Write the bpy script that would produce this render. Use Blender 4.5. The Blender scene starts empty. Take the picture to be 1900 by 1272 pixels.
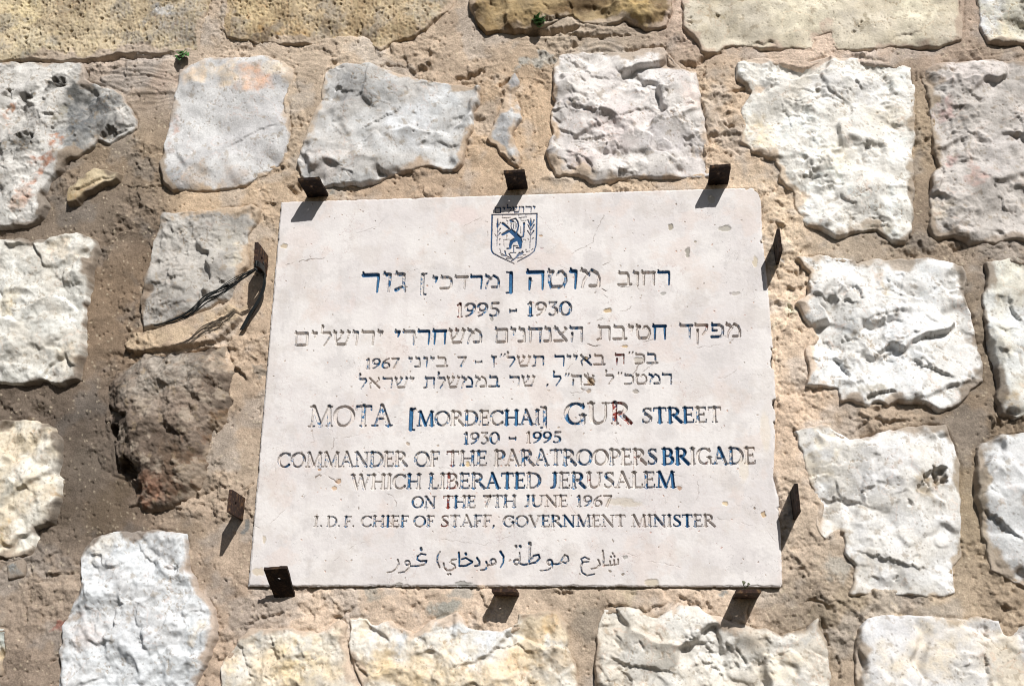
import bpy, math, random
import numpy as np
from mathutils import Matrix, Vector

# ------------------------------------------------------------------ camera, sky, sun, exposure
scene = bpy.context.scene
COL = scene.collection
ZC = 2.30                                   # height of the plaque's centre above the pavement
FPX = 2260.0                                # focal length for a 1900 px wide frame
ROT = np.array([[0.99479556, -0.01553181, 0.10070033],
                [-0.01870147, 0.94369057, 0.33030041],
                [-0.10016012, -0.33046463, 0.93848872]])
EYE = np.array([0.16854445, 0.50773411, -1.59349418])   # (right, below plaque centre, into the wall)

def W3(x, d, h):
    """wall coordinates: right, down from plaque centre, height out of the wall -> world"""
    return (x, -h, ZC - d)

cam_data = bpy.data.cameras.new("camera")
cam = bpy.data.objects.new("camera", cam_data)
COL.objects.link(cam)
def _w(v): return Vector((v[0], v[2], -v[1]))
r_, u_, b_ = _w(ROT[0]), _w(-ROT[1]), _w(-ROT[2])
m_ = Matrix((r_, u_, b_)).transposed().to_4x4()
m_.translation = Vector((EYE[0], EYE[2], ZC - EYE[1]))
cam.matrix_world = m_
cam_data.sensor_width = 36.0
cam_data.lens = 36.0 * FPX / 1900.0
cam_data.clip_start = 0.05
cam_data.clip_end = 500
scene.camera = cam

SUN_S = (-0.42, 0.84)                       # shadow shift (right, down) per unit of height
to_sun = Vector((-SUN_S[0], -1.0, SUN_S[1])).normalized()
sun_el = math.asin(to_sun.z)
sun_az = math.atan2(to_sun.x, to_sun.y)

world = bpy.data.worlds.new("World")
scene.world = world
world.use_nodes = True
nt = world.node_tree
sky = nt.nodes.new("ShaderNodeTexSky")
sky.sky_type = 'NISHITA'
sky.sun_disc = False
sky.sun_elevation = sun_el
sky.sun_rotation = sun_az
bg = nt.nodes["Background"]
bg.inputs["Strength"].default_value = 0.05
nt.links.new(sky.outputs[0], bg.inputs["Color"])

sun_data = bpy.data.lights.new("sun", 'SUN')
sun_data.energy = 5.0
sun_data.angle = math.radians(0.5)
sun_data.color = (1.0, 0.985, 0.95)
sun = bpy.data.objects.new("sun", sun_data)
COL.objects.link(sun)
sun.rotation_euler = (-to_sun).to_track_quat('-Z', 'Y').to_euler()
sun.location = (3, -5, 6)

scene.view_settings.view_transform = 'Standard'
scene.view_settings.look = 'None'
scene.view_settings.gamma = 1.0
scene.view_settings.exposure = -0.16
scene.view_settings.use_curve_mapping = False
scene.cycles.filter_width = 1.05
scene.cycles.max_bounces = 4
scene.cycles.diffuse_bounces = 1

# ------------------------------------------------------------------ helpers
def at(px, py, h=0.0):
    """the point of the wall (height h out of the plaque's face) seen at a photograph position"""
    d = ROT.T @ np.array([(px - 950) / FPX, (py - 636) / FPX, 1.0])
    k = (-h - EYE[2]) / d[2]
    p = EYE + k * d
    return (float(p[0]), float(p[1]))

def pts(lst, h=0.0): return np.array([at(x, y, h) for x, y in lst])
def crop(ox, oy, s): return lambda *l: [(ox + x / s, oy + y / s) for x, y in l]
K1, K2, K3 = crop(0, 0, 2.958), crop(630, 0, 2.958), crop(1260, 0, 2.958)
K4, K5 = crop(0, 420, 2.958), crop(1260, 420, 2.958)
K6, K7, K8 = crop(0, 842, 2.958), crop(630, 842, 2.958), crop(1260, 842, 2.958)

def lin(c):
    c = np.asarray(c, dtype=float) / 255.0
    return np.where(c <= 0.04045, c / 12.92, ((c + 0.055) / 1.055) ** 2.4)

def dull(c, k):
    """a little less colourful"""
    c = np.asarray(c, float); g = (c @ np.array([.3, .59, .11]))[..., None]
    return c * (1 - k) + g * k

def hsh(i, j, s):
    i = i.astype(np.int32).astype(np.uint32); j = j.astype(np.int32).astype(np.uint32)
    n = i * np.uint32(374761393) + j * np.uint32(668265263) + np.uint32((s * 1442695041) & 0xffffffff)
    n = (n ^ (n >> np.uint32(13))) * np.uint32(1274126177)
    n = (n ^ (n >> np.uint32(16))) * np.uint32(2246822519)
    n = n ^ (n >> np.uint32(15))
    return (n & np.uint32(0xffffff)).astype(np.float32) * np.float32(1 / 0x1000000)

_rs = np.random.RandomState(7)
_pm = np.tile(_rs.permutation(256), 3).astype(np.int32)
_an = np.arange(256) * (2 * math.pi / 256)
_GX, _GY = (np.cos(_an) * 1.5).astype(np.float32), (np.sin(_an) * 1.5).astype(np.float32)
def perlin(x, y, s=0):
    x = np.asarray(x, np.float32) + np.float32((s * 37) % 251); y = np.asarray(y, np.float32) + np.float32((s * 91) % 241)
    fx, fy = np.floor(x), np.floor(y)
    xf, yf = x - fx, y - fy
    xi, yi = fx.astype(np.int32) & 255, fy.astype(np.int32) & 255
    u = xf * xf * xf * (xf * (xf * 6 - 15) + 10)
    v = yf * yf * yf * (yf * (yf * 6 - 15) + 10)
    pa, pb = _pm[xi] + yi, _pm[xi + 1] + yi
    h00, h01, h10, h11 = _pm[pa], _pm[pa + 1], _pm[pb], _pm[pb + 1]
    n00 = _GX[h00] * xf + _GY[h00] * yf; n10 = _GX[h10] * (xf - 1) + _GY[h10] * yf
    n01 = _GX[h01] * xf + _GY[h01] * (yf - 1); n11 = _GX[h11] * (xf - 1) + _GY[h11] * (yf - 1)
    a = n00 + (n10 - n00) * u
    return a + (n01 + (n11 - n01) * u - a) * v

def fbm(x, y, s=0, o=4, gain=0.5):
    r, a = 0.0, 1.0
    for k in range(o):
        r = r + a * perlin(x, y, s + 17 * k)
        x, y, a = x * 2.03 + 3.1, y * 2.03 + 1.7, a * gain
    return r

def ridged(x, y, s=0, o=4):
    r, a = 0.0, 1.0
    for k in range(o):
        r = r + a * (1 - np.abs(perlin(x, y, s + 11 * k)) * 2)
        x, y, a = x * 2.1 + 5.2, y * 2.1 + 1.3, a * 0.5
    return r

def smooth(a, b, x):
    t = np.clip((x - a) / (b - a), 0, 1)
    return t * t * (3 - 2 * t)

def facets(x, y, size, s, slope, step, sharp=9.0):
    """broken stone: warped cells, each a tilted plane"""
    wx = x / size + 0.35 * fbm(x / size, y / size, s + 5, 3)
    wy = y / size + 0.35 * fbm(x / size + 9, y / size, s + 6, 3)
    xi, yi = np.floor(wx), np.floor(wy)
    num, den = 0.0, 1e-9
    for a in (-1, 0, 1):
        for b in (-1, 0, 1):
            cx, cy = xi + a, yi + b
            jx, jy = cx + hsh(cx, cy, s), cy + hsh(cx, cy, s + 1)
            dx, dy = wx - jx, wy - jy
            w = np.exp(-sharp * (dx * dx + dy * dy))
            h = (hsh(cx, cy, s + 2) - 0.5) * 2 * step
            gx, gy = (hsh(cx, cy, s + 3) - 0.5) * 2 * slope, (hsh(cx, cy, s + 4) - 0.5) * 2 * slope
            num = num + w * (h + size * (gx * dx + gy * dy))
            den = den + w
    return num / den

def cells(x, y, size, s):
    """distance to the nearest scattered point, in cells, and that point's random value"""
    wx, wy = x / size, y / size
    xi, yi = np.floor(wx), np.floor(wy)
    best = np.full(x.shape, 9.0); val = np.zeros(x.shape)
    for a in (-1, 0, 1):
        for b in (-1, 0, 1):
            cx, cy = xi + a, yi + b
            d = np.hypot(wx - cx - hsh(cx, cy, s), wy - cy - hsh(cx, cy, s + 1))
            v = hsh(cx, cy, s + 2)
            m = d < best
            best = np.where(m, d, best); val = np.where(m, v, val)
    return best, val

def seg_d(x, y, a, b):
    ax, ay = a; bx, by = b
    dx, dy = bx - ax, by - ay
    L = dx * dx + dy * dy + 1e-18
    t = np.clip(((x - ax) * dx + (y - ay) * dy) / L, 0, 1)
    return np.hypot(x - ax - t * dx, y - ay - t * dy), t, (dx * (y - ay) - dy * (x - ax))

def poly_sdf(x, y, P):
    """signed distance, positive inside"""
    d = np.full(x.shape, 1e9); ins = np.zeros(x.shape, bool)
    n = len(P)
    for i in range(n):
        a, b = P[i], P[(i + 1) % n]
        d = np.minimum(d, seg_d(x, y, a, b)[0])
        if a[1] != b[1]:
            c = ((a[1] > y) != (b[1] > y)) & (x < (b[0] - a[0]) * (y - a[1]) / (b[1] - a[1]) + a[0])
            ins ^= c
    return np.where(ins, d, -d)

def line_d(x, y, P):
    """unsigned distance, side (+ = low side) and relative position along a polyline"""
    d = np.full(x.shape, 1e9); sd = np.zeros(x.shape); tt = np.zeros(x.shape)
    n = len(P) - 1
    for i in range(n):
        e, t, c = seg_d(x, y, P[i], P[i + 1])
        m = e < d
        d = np.where(m, e, d); sd = np.where(m, np.sign(c), sd); tt = np.where(m, (i + t) / n, tt)
    return d, sd, tt

def cliff(x, y, P, drop, reach, w=0.0012):
    d, sd, t = line_d(x, y, P)
    env = np.clip(np.minimum(t, 1 - t) * 5, 0, 1)
    s = d * sd
    return -drop * env * smooth(-w, w, s) * np.exp(-np.maximum(s, 0) / reach)

def groove(x, y, P, width, depth):
    d, sd, t = line_d(x, y, P)
    env = 0.25 + 0.75 * np.clip(np.minimum(t, 1 - t) * 6, 0, 1)
    return -depth * env * np.exp(-(d / (width * 0.5 * env)) ** 2)

def grid_mesh(name, xs, ds, H, colr, keep, mat, parent=None, X=None, D=None, flat=False):
    """a mesh from a height field: keep = cells (faces) that exist"""
    ny, nx = H.shape
    if X is None: X, D = np.meshgrid(xs, ds)
    jj, ii = np.nonzero(keep)
    q = np.stack([jj * nx + ii, (jj + 1) * nx + ii, (jj + 1) * nx + ii + 1, jj * nx + ii + 1], 1)
    used = np.zeros(nx * ny, bool); used[q.ravel()] = True
    remap = np.cumsum(used) - 1
    q = remap[q]
    co = np.stack([X.ravel()[used], -H.ravel()[used], ZC - D.ravel()[used]], 1)
    return raw_mesh(name, co, q, colr.reshape(-1, 3)[used], mat, parent, flat)

def raw_mesh(name, co, q, c, mat, parent=None, flat=False):
    me = bpy.data.meshes.new(name)
    me.vertices.add(len(co)); me.vertices.foreach_set("co", np.ascontiguousarray(co, dtype=np.float32).ravel())
    k = q.shape[1]
    me.loops.add(q.size); me.loops.foreach_set("vertex_index", np.ascontiguousarray(q, dtype=np.int32).ravel())
    me.polygons.add(len(q))
    me.polygons.foreach_set("loop_start", np.arange(0, q.size, k, dtype=np.int32))
    me.polygons.foreach_set("use_smooth", np.full(len(q), not flat))
    me.update(calc_edges=True)
    if c is not None:
        at_ = me.color_attributes.new("Col", 'FLOAT_COLOR', 'POINT')
        at_.data.foreach_set("color", np.concatenate([np.clip(c, 0, 1), np.ones((len(co), 1))], 1).astype(np.float32).ravel())
    me.materials.append(mat)
    o = bpy.data.objects.new(name, me)
    COL.objects.link(o)
    if parent is not None: o.parent = parent
    return o

def empty(name, loc=(0, 0, 0)):
    o = bpy.data.objects.new(name, None)
    o.empty_display_size = 0.05
    o.location = loc
    COL.objects.link(o)
    return o

def under(o, parent):
    """hang o under parent, keeping where it stands"""
    o.parent = parent
    o.matrix_parent_inverse = Matrix.Translation(parent.location).inverted()
    return o

def tag(o, label, cat, group=None):
    o["label"] = label; o["category"] = cat
    if group: o["group"] = group
    return o

def surface(name, rough=0.9, bump=0.4, scale=900.0, var=0.12, fine=2600.0, spec=0.25, dist=0.0006):
    """the mesh's own mineral colours, broken up by grain, with a fine granular relief"""
    m = bpy.data.materials.new(name); m.use_nodes = True
    n, l = m.node_tree.nodes, m.node_tree.links
    b = n["Principled BSDF"]
    b.inputs["Roughness"].default_value = rough
    b.inputs["Specular IOR Level"].default_value = spec
    a = n.new("ShaderNodeVertexColor"); a.layer_name = "Col"
    tc = n.new("ShaderNodeTexCoord")
    n1 = n.new("ShaderNodeTexNoise"); n1.inputs["Scale"].default_value = scale; n1.inputs["Detail"].default_value = 4
    n2 = n.new("ShaderNodeTexNoise"); n2.inputs["Scale"].default_value = fine; n2.inputs["Detail"].default_value = 2
    l.new(tc.outputs["Object"], n1.inputs["Vector"]); l.new(tc.outputs["Object"], n2.inputs["Vector"])
    mr = n.new("ShaderNodeMapRange")
    mr.inputs["From Min"].default_value = 0.3; mr.inputs["From Max"].default_value = 0.7
    mr.inputs["To Min"].default_value = 1 - var; mr.inputs["To Max"].default_value = 1 + var
    l.new(n1.outputs["Fac"], mr.inputs["Value"])
    mx = n.new("ShaderNodeMix"); mx.data_type = 'RGBA'; mx.blend_type = 'MULTIPLY'; mx.inputs["Factor"].default_value = 1
    l.new(a.outputs["Color"], mx.inputs["A"]); l.new(mr.outputs["Result"], mx.inputs["B"])
    l.new(mx.outputs["Result"], b.inputs["Base Color"])
    ad = n.new("ShaderNodeMath"); ad.operation = 'MULTIPLY_ADD'; ad.inputs[1].default_value = 0.5
    l.new(n2.outputs["Fac"], ad.inputs[0]); l.new(n1.outputs["Fac"], ad.inputs[2])
    bp = n.new("ShaderNodeBump"); bp.inputs["Strength"].default_value = bump; bp.inputs["Distance"].default_value = dist
    l.new(ad.outputs[0], bp.inputs["Height"]); l.new(bp.outputs["Normal"], b.inputs["Normal"])
    return m

MAT_STONE = surface("limestone", 0.9, 0.50, 380, 0.10, 1300, 0.2, 0.0011)
MAT_MORTAR = surface("lime_mortar", 0.97, 0.65, 460, 0.18, 1300, 0.1, 0.0014)
MAT_PLAQUE = surface("plaque_limestone", 0.75, 0.18, 500, 0.035, 1800, 0.3, 0.0005)

# ------------------------------------------------------------------ the wall
wall = empty("stone_wall", (0, 0.12, ZC - 0.9))
tag(wall, "weathered wall of rough white and tan limestone blocks in sandy mortar, behind the plaque", "wall")
wall["kind"] = "thing"

OUT = 230
# name-label, outline, base colour, second colour, proud (mm), texture, cliffs, patches
# patch: (px, py, radius px, colour, strength)   cliff: (polyline, drop mm, reach mm)
WH, WB, CR, PK, GR, YE, TN = (236,232,226), (222,224,228), (235,222,198), (226,206,198), (176,172,168), (226,200,158), (196,168,122)
STONES = []
def S(label, poly, c1, c2, H, kind, cliffs=(), patches=(), seed=None, holes=()):
    STONES.append(dict(label=label, poly=poly, c1=c1, c2=c2, H=H, kind=kind, cliffs=cliffs, patches=patches,
                       seed=(seed or 100 + 31 * len(STONES)), holes=holes))

S("tan block with pecked tool marks at the top left corner", [(-OUT,-OUT),(391,-OUT),(387,0),(376,50),(362,92),(330,97),(223,101),(162,109),(90,112),(34,113),(-OUT,122)],
  (208,186,148), (172,150,116), 4, 'tooled', (), [(330,40,60,(150,145,140),.8),(310,20,22,(200,200,200),.8),(345,75,28,(130,125,118),.6),(60,95,60,(205,195,165),.5),(270,38,14,(140,135,130),.8),(40,20,50,(225,205,150),.6)])
S("tan tooled block above the pinkish grey block", [(416,-OUT),(413,0),(409,51),(423,68),(473,79),(541,82),(592,79),(640,72),(677,74),(704,93),(728,78),(772,66),(812,36),(842,3),(850,-OUT)],
  (202,176,136), (170,142,102), 3, 'tooled', (), [(500,72,30,(170,128,70),.8),(620,50,30,(168,130,76),.7),(470,20,40,(225,200,150),.6),(690,80,20,(178,140,84),.8),(560,65,30,(180,140,85),.7),(790,20,40,(188,178,158),.7)])
S("yellow brown block with a dark hollow under it", [(858,-OUT),(872,20),(884,42),(900,62),(955,63),(992,56),(1010,48),(1050,34),(1062,28),(1075,44),(1130,48),(1160,40),(1200,56),(1235,50),(1246,20),(1256,-OUT)],
  (184,154,104), (136,108,70), 12, 'rough', [(K2((1090,120),(1180,100),(1270,90)),14,14),(K2((1270,20),(1290,120)),6,20)], [(900,50,40,(176,140,80),.6),(1080,8,30,(110,82,48),.7),(1180,20,40,(196,164,100),.7),(980,20,40,(150,124,80),.6)])
S("smooth cream block at the top right", [(1272,-OUT),(1268,0),(1270,52),(1290,72),(1305,95),(1330,97),(1345,86),(1372,84),(1410,91),(1450,92),(1505,90),(1512,72),(1528,62),(1541,60),(1546,88),(1550,95),(1640,92),(1660,86),(1740,90),(1780,76),(1786,60),(1785,-OUT)],
  (226,213,188), (204,190,162), 6, 'smooth', [(K3((380,235),(470,240),(540,225)),5,10),(K3((720,215),(780,180),(840,170)),3,8),(K3((1150,240),(1190,190),(1330,180)),3,8)],
  [(1330,32,14,(170,150,110),.7),(1595,48,12,(140,125,95),.7),(1285,45,14,(170,145,105),.7),(1480,10,80,(238,228,200),.8),(1700,20,50,(236,228,200),.7)], holes=[(1330,32,6,4),(1595,44,4,4),(1280,40,5,3),(1585,60,6,3)])
S("white block corner at the far top right", [(1812,-OUT),(1815,0),(1820,50),(1830,79),(1900,82),(2140,84),(2140,-OUT)], WB, (214,208,186), 8, 'rough', (), [(1890,30,25,(170,165,150),.7),(1850,70,30,(225,210,175),.7)])
S("white block with black weathered hollows and rust streaks", [(-OUT,128),(60,118),(152,118),(160,150),(185,160),(215,168),(232,188),(252,222),(250,236),(226,250),(204,264),(182,262),(165,276),(140,290),(122,300),(97,330),(75,360),(86,382),(76,400),(60,416),(0,422),(-OUT,425)],
  (214,210,204), (186,182,176), 7, 'rough', [(K1((160,800),(60,790),(240,790)),3,10),(K1((560,770),(640,720),(700,690),(740,660)),9,14),(K1((640,600),(690,570)),6,10),(K1((220,630),(300,630),(360,560)),6,14),(K1((270,460),(360,470)),4,8),(K1((20,510),(80,540)),4,8)],
  [(108,155,20,(48,46,42),.95),(50,182,22,(52,50,46),.9),(48,262,30,(56,54,48),.9),(140,170,22,(66,64,60),.8),(165,200,62,(92,95,97),.92),(145,248,50,(112,115,117),.9),(190,190,36,(92,94,96),.85),(140,170,30,(80,80,78),.85),(195,238,22,(66,64,60),.8),(215,225,22,(118,118,116),.7),(15,265,12,(60,58,54),.8),(14,290,8,(60,58,54),.8),
   (105,262,14,(186,120,84),.8),(90,290,15,(184,116,80),.9),(76,315,14,(186,120,86),.85),(60,340,16,(192,130,100),.8),(45,360,18,(200,150,122),.8),(30,380,16,(190,150,120),.6),(22,205,10,(186,120,80),.8),(12,235,9,(190,126,88),.8),(5,270,9,(190,126,88),.8),(110,215,20,(120,112,90),.8),(10,400,16,(205,205,200),.7)],
  holes=[(108,155,14,9),(50,182,13,7),(48,262,18,8),(200,245,14,12),(15,175,9,6)])
S("smooth pinkish grey block with an orange stained top", [(336,132),(380,113),(500,106),(544,126),(543,150),(533,185),(536,230),(535,270),(524,300),(490,325),(440,350),(390,356),(320,353),(303,335),(300,300),(308,260),(316,220),(325,170)],
  (214,213,213), (200,198,199), 4, 'smooth', [(K1((1210,825),(1340,755),(1440,700),(1545,675)),3.0,14),(K1((1150,850),(1210,830)),1.5,6)],
  [(372,138,26,(226,206,180),.9),(420,135,30,(228,206,178),.9),(470,140,34,(226,182,150),.85),(515,125,26,(232,214,190),.95),(490,152,24,(222,170,138),.7),(318,240,16,(206,160,140),.85),(330,215,14,(210,170,150),.7),(316,270,14,(186,172,165),.8),(320,325,24,(158,160,162),.9),(360,340,40,(186,166,146),.8),(430,335,40,(190,172,158),.7),(500,290,30,(190,186,186),.7),(528,240,14,(170,172,176),.7),(330,318,14,(150,152,156),.8),(360,135,30,(228,200,170),.7)])
S("white and grey block above the plaque's left half", [(606,132),(640,123),(690,121),(735,136),(790,150),(850,160),(889,164),(886,195),(871,222),(876,232),(866,262),(858,300),(846,314),(815,314),(792,308),(730,322),(690,338),(600,346),(556,326),(554,304),(564,270),(575,237),(595,189),(602,152)],
  (208,208,208), (192,188,184), 7, 'faceted', [(K2((480,800),(560,740),(620,650),(700,500)),2,20),(K2((530,765),(600,790),(660,800)),4,10),(K2((615,640),(690,630)),4,8),(K2((80,740),(200,680),(330,610),(340,570)),-4,30),(K2((0,850),(100,790),(200,750)),2,14)],
  [(665,165,46,(150,150,150),.85),(715,180,36,(152,152,152),.8),(640,185,30,(160,158,158),.7),(690,128,30,(178,176,172),.7),(760,230,60,(216,220,226),.7),(600,300,40,(206,196,190),.7),(850,270,30,(200,190,178),.6),(600,165,10,(70,68,62),.8),(820,180,40,(222,226,230),.7)], holes=[(628,165,6,6),(772,228,2,3),(770,248,2,3)])
S("narrow white sliver of stone above the middle top bracket", [(957,136),(963,159),(960,189),(968,216),(956,237),(950,253),(963,287),(960,308),(948,304),(931,287),(920,270),(905,259),(917,230),(934,189),(932,164)],
  (208,208,208), (170,170,172), 7, 'rough', [(K2((820,780),(880,830),(930,900)),7,10)], [(935,205,16,(160,160,162),.7),(945,280,16,(120,118,112),.7)])
S("pinkish white broken block above the plaque's right half", [(1027,136),(1036,106),(1066,98),(1120,96),(1164,98),(1205,88),(1232,87),(1249,112),(1264,128),(1294,137),(1297,189),(1307,220),(1314,270),(1316,325),(1280,330),(1240,330),(1160,330),(1110,340),(1070,326),(1032,328),(1020,300),(1012,283),(1028,255),(1022,225),(1030,190),(1027,160)],
  (226,219,214), (208,200,197), 7, 'broken', [(K2((1270,580),(1330,600),(1400,625),(1420,600)),5,14),(K2((1520,650),(1620,610),(1710,575)),6,18),(K2((1180,705),(1260,730),(1320,765),(1510,745)),5,12),(K2((1310,850),(1380,910),(1410,970)),5,14),(K2((1330,385),(1390,430),(1490,440)),4,12),(K2((1730,790),(1790,835)),4,10),(K2((1160,630),(1220,680)),4,10),(K2((1390,660),(1430,690),(1500,640)),4,10),(K2((1480,860),(1540,800)),4,14),(K2((1570,490),(1540,430),(1640,440)),3,10),(K2((1650,730),(1720,700)),3,8),(K2((1180,870),(1240,890),(1330,960)),4,16)],
  [(1050,115,20,(178,178,176),.6),(1080,300,30,(206,186,182),.7),(1200,150,60,(232,228,226),.7),(1280,180,26,(236,214,204),.7),(1150,240,60,(220,204,202),.6),(1230,260,40,(206,200,204),.6)], holes=[(1079,155,5,3)])
S("large bright white block right of the plaque's top corner", [(1368,120),(1415,109),(1463,114),(1490,122),(1530,108),(1581,109),(1640,116),(1693,123),(1699,152),(1696,203),(1696,253),(1693,304),(1694,372),(1691,425),(1679,450),(1652,447),(1625,426),(1590,430),(1557,440),(1524,427),(1497,420),(1487,412),(1470,355),(1446,335),(1449,314),(1429,294),(1395,281),(1375,264),(1378,203),(1395,172),(1370,150)],
  (243,240,233), (228,223,213), 7, 'rough', [(K3((640,960),(700,965),(770,970)),4,10),(K3((870,1050),(920,1110),(980,1120)),4,12),(K3((1050,1190),(1140,1215)),4,10),(K3((1030,1250),(1100,1235),(1160,1240)),5,10),(K3((620,470),(800,530),(920,570)),3,30),(K3((550,540),(600,640),(620,760)),-3,24),(K3((600,800),(800,810),(1000,790),(1150,800)),2,8),(K3((800,1000),(900,1010)),3,10)],
  [(1480,160,26,(190,178,160),.6),(1530,165,36,(206,204,204),.7),(1400,235,30,(226,206,168),.6),(1420,255,30,(232,210,168),.6),(1640,210,40,(236,222,196),.5),(1390,160,14,(180,160,135),.7),(1630,425,24,(150,138,110),.7),(1550,290,40,(238,226,200),.5),(1610,170,40,(214,214,216),.6)])
S("pinkish grey pitted block at the right edge", [(1710,136),(1733,119),(1835,114),(1900,116),(2140,116),(2140,455),(1880,447),(1800,451),(1770,440),(1732,440),(1725,420),(1725,370),(1731,330),(1740,312),(1732,270),(1728,240),(1725,200),(1720,165)],
  (214,205,198), (188,180,173), 8, 'rough', [(K3((1600,520),(1680,545)),4,10),(K3((1480,620),(1500,700)),5,12),(K3((1460,770),(1500,740),(1560,680)),4,10),(K3((1410,900),(1470,950)),6,10),(K3((1640,960),(1710,990)),3,10),(K3((1840,640),(1893,680)),5,10),(K3((1500,900),(1600,880),(1700,900)),3,10)],
  [(1760,165,30,(178,174,172),.6),(1750,200,20,(206,160,156),.6),(1765,290,16,(206,140,130),.5),(1850,290,50,(196,190,188),.6),(1740,400,30,(224,206,178),.5),(1815,330,20,(200,130,110),.4),(1800,120,60,(228,216,212),.7)])
S("grey white block left of the plaque, under the black wires", [(296,420),(304,398),(338,396),(423,386),(470,382),(484,390),(474,415),(460,440),(458,494),(440,520),(430,535),(427,556),(368,580),(330,592),(291,604),(267,608),(262,582),(267,538),(281,488),(287,447)],
  (192,186,178), (170,164,157), 8, 'rough', [(K4((800,330),(940,290),(1030,270)),4,12),(K4((860,500),(940,440),(1060,420)),3,14),(K4((1160,430),(1250,390),(1260,420)),3,10),(K4((830,200),(900,180)),2,10)],
  [(330,500,40,(180,172,164),.6),(400,560,40,(190,184,178),.6),(420,440,40,(190,184,172),.6),(300,560,24,(166,158,150),.7),(445,470,24,(210,196,170),.6)], holes=[(402,489,2.5,3)])
S("white rounded block at the left edge, beside the wires", [(-OUT,450),(0,447),(47,444),(54,453),(101,442),(145,436),(169,444),(179,461),(170,498),(166,532),(159,565),(154,609),(157,636),(149,670),(145,702),(118,713),(95,711),(81,706),(34,711),(0,707),(-OUT,705)],
  (226,224,216), (206,200,188), 9, 'lumpy', [(K4((200,850),(260,830),(290,790)),5,12),(K4((350,300),(390,330),(480,320)),3,10),(K4((160,270),(210,265)),3,12)],
  [(120,465,30,(230,214,190),.7),(60,505,20,(176,176,170),.6),(110,695,24,(176,168,158),.7),(20,560,30,(232,214,176),.6),(80,600,30,(200,202,198),.6),(125,660,30,(228,212,186),.6)])
S("dark brown rounded stone bulging out left of the plaque", [(234,670),(270,654),(321,654),(389,637),(418,642),(424,670),(434,690),(430,722),(438,745),(420,778),(399,800),(388,840),(386,876),(378,910),(340,934),(270,948),(237,941),(246,910),(233,888),(206,878),(206,842),(204,820),(193,802),(192,741),(199,714),(216,687)],
  (138,119,103), (100,84,70), 21, 'brown', [(K4((570,960),(620,1000),(680,1040),(720,1030)),16,30),(K6((610,-40),(640,20),(720,70),(800,60)),14,24),(K4((1100,900),(1180,870),(1260,920)),4,14),(K4((880,1080),(960,1130),(1060,1180)),5,20)],
  [(215,790,26,(40,32,26),.9),(235,855,26,(44,34,28),.85),(285,905,40,(178,122,92),.95),(350,880,44,(136,98,72),.85),(415,790,30,(140,104,72),.7),(255,935,18,(176,150,130),.7),(310,690,80,(170,160,148),.85),(370,790,40,(150,132,116),.6),(300,860,70,(92,76,64),.75),(250,800,40,(100,86,74),.7),(400,680,30,(190,172,152),.7),(410,780,26,(128,96,64),.7),(340,860,40,(104,82,62),.7),(330,760,40,(140,120,104),.5),(370,900,24,(96,84,74),.7)], holes=[(208,800,15,22),(236,868,17,22),(250,880,12,18)])  # the two near-black patches paint overhang shadow into the left hollows
S("white block at the lower left edge with a grey round patch", [(-OUT,785),(0,780),(27,777),(68,783),(98,795),(113,816),(110,855),(106,879),(110,893),(105,926),(95,968),(66,977),(61,1004),(51,1031),(0,1033),(-OUT,1030)],
  (234,228,214), (220,204,176), 9, 'lumpy', [(K4((0,1215),(60,1220)),3,8),(K6((100,200),(70,280),(0,305)),3,10)],
  [(8,918,22,(160,156,144),.95),(60,810,36,(226,206,170),.5),(8,990,16,(216,184,128),.7),(85,905,24,(220,200,170),.6),(104,908,9,(180,140,90),.8),(60,870,30,(236,232,222),.7)])
S("blue white block at the bottom left", [(149,1030),(176,995),(210,989),(270,988),(287,982),(344,992),(347,1018),(348,1058),(358,1075),(382,1109),(396,1129),(402,1180),(390,1215),(372,1248),(365,1272),(350,1460),(108,1460),(113,1272),(115,1214),(118,1166),(139,1119),(155,1089),(149,1058)],
  (219,224,229), (206,207,209), 9, 'lumpy', [(K6((760,480),(790,560),(870,620)),4,12),(K6((470,545),(550,560),(580,620)),5,12),(K6((500,580),(550,650)),4,8),(K6((900,590),(975,610),(980,650)),4,8),(K6((770,1010),(800,1070)),4,10),(K6((560,790),(540,900),(520,1010)),3,16),(K6((780,800),(760,900),(790,980)),3,14),(K6((1000,900),(1080,860),(1150,860)),3,10),(K6((620,800),(700,820)),3,10)],
  [(375,1165,14,(206,190,166),.7),(330,1160,20,(230,232,236),.6),(160,1180,30,(224,208,202),.6),(321,1055,8,(150,140,128),.7),(190,1010,30,(228,214,192),.5),(250,1180,50,(212,216,222),.6)], holes=[(320,1058,6,6)])
S("small pale stone fragment at the lower left edge", [(-OUT,1160),(0,1164),(12,1167),(16,1204),(7,1241),(0,1252),(-OUT,1270)], (206,212,204), (196,170,130), 2, 'rough')
S("yellowish white block below the plaque's bottom left corner", [(412,1226),(443,1192),(463,1168),(507,1167),(541,1167),(568,1173),(605,1167),(632,1150),(644,1160),(642,1195),(652,1236),(668,1272),(680,1460),(425,1460),(411,1268)],
  (232,224,210), (224,204,174), 8, 'rough', [(K6((1310,1030),(1340,1100),(1400,1250)),4,8),(K6((1480,980),(1500,1060),(1550,1150)),5,14),(K6((1570,970),(1640,980)),4,10)],
  [(475,1185,16,(178,184,188),.7),(560,1230,60,(236,208,154),.7),(480,1180,14,(190,180,160),.6),(560,1200,16,(200,206,210),.6),(430,1240,20,(224,196,150),.6)])
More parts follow.
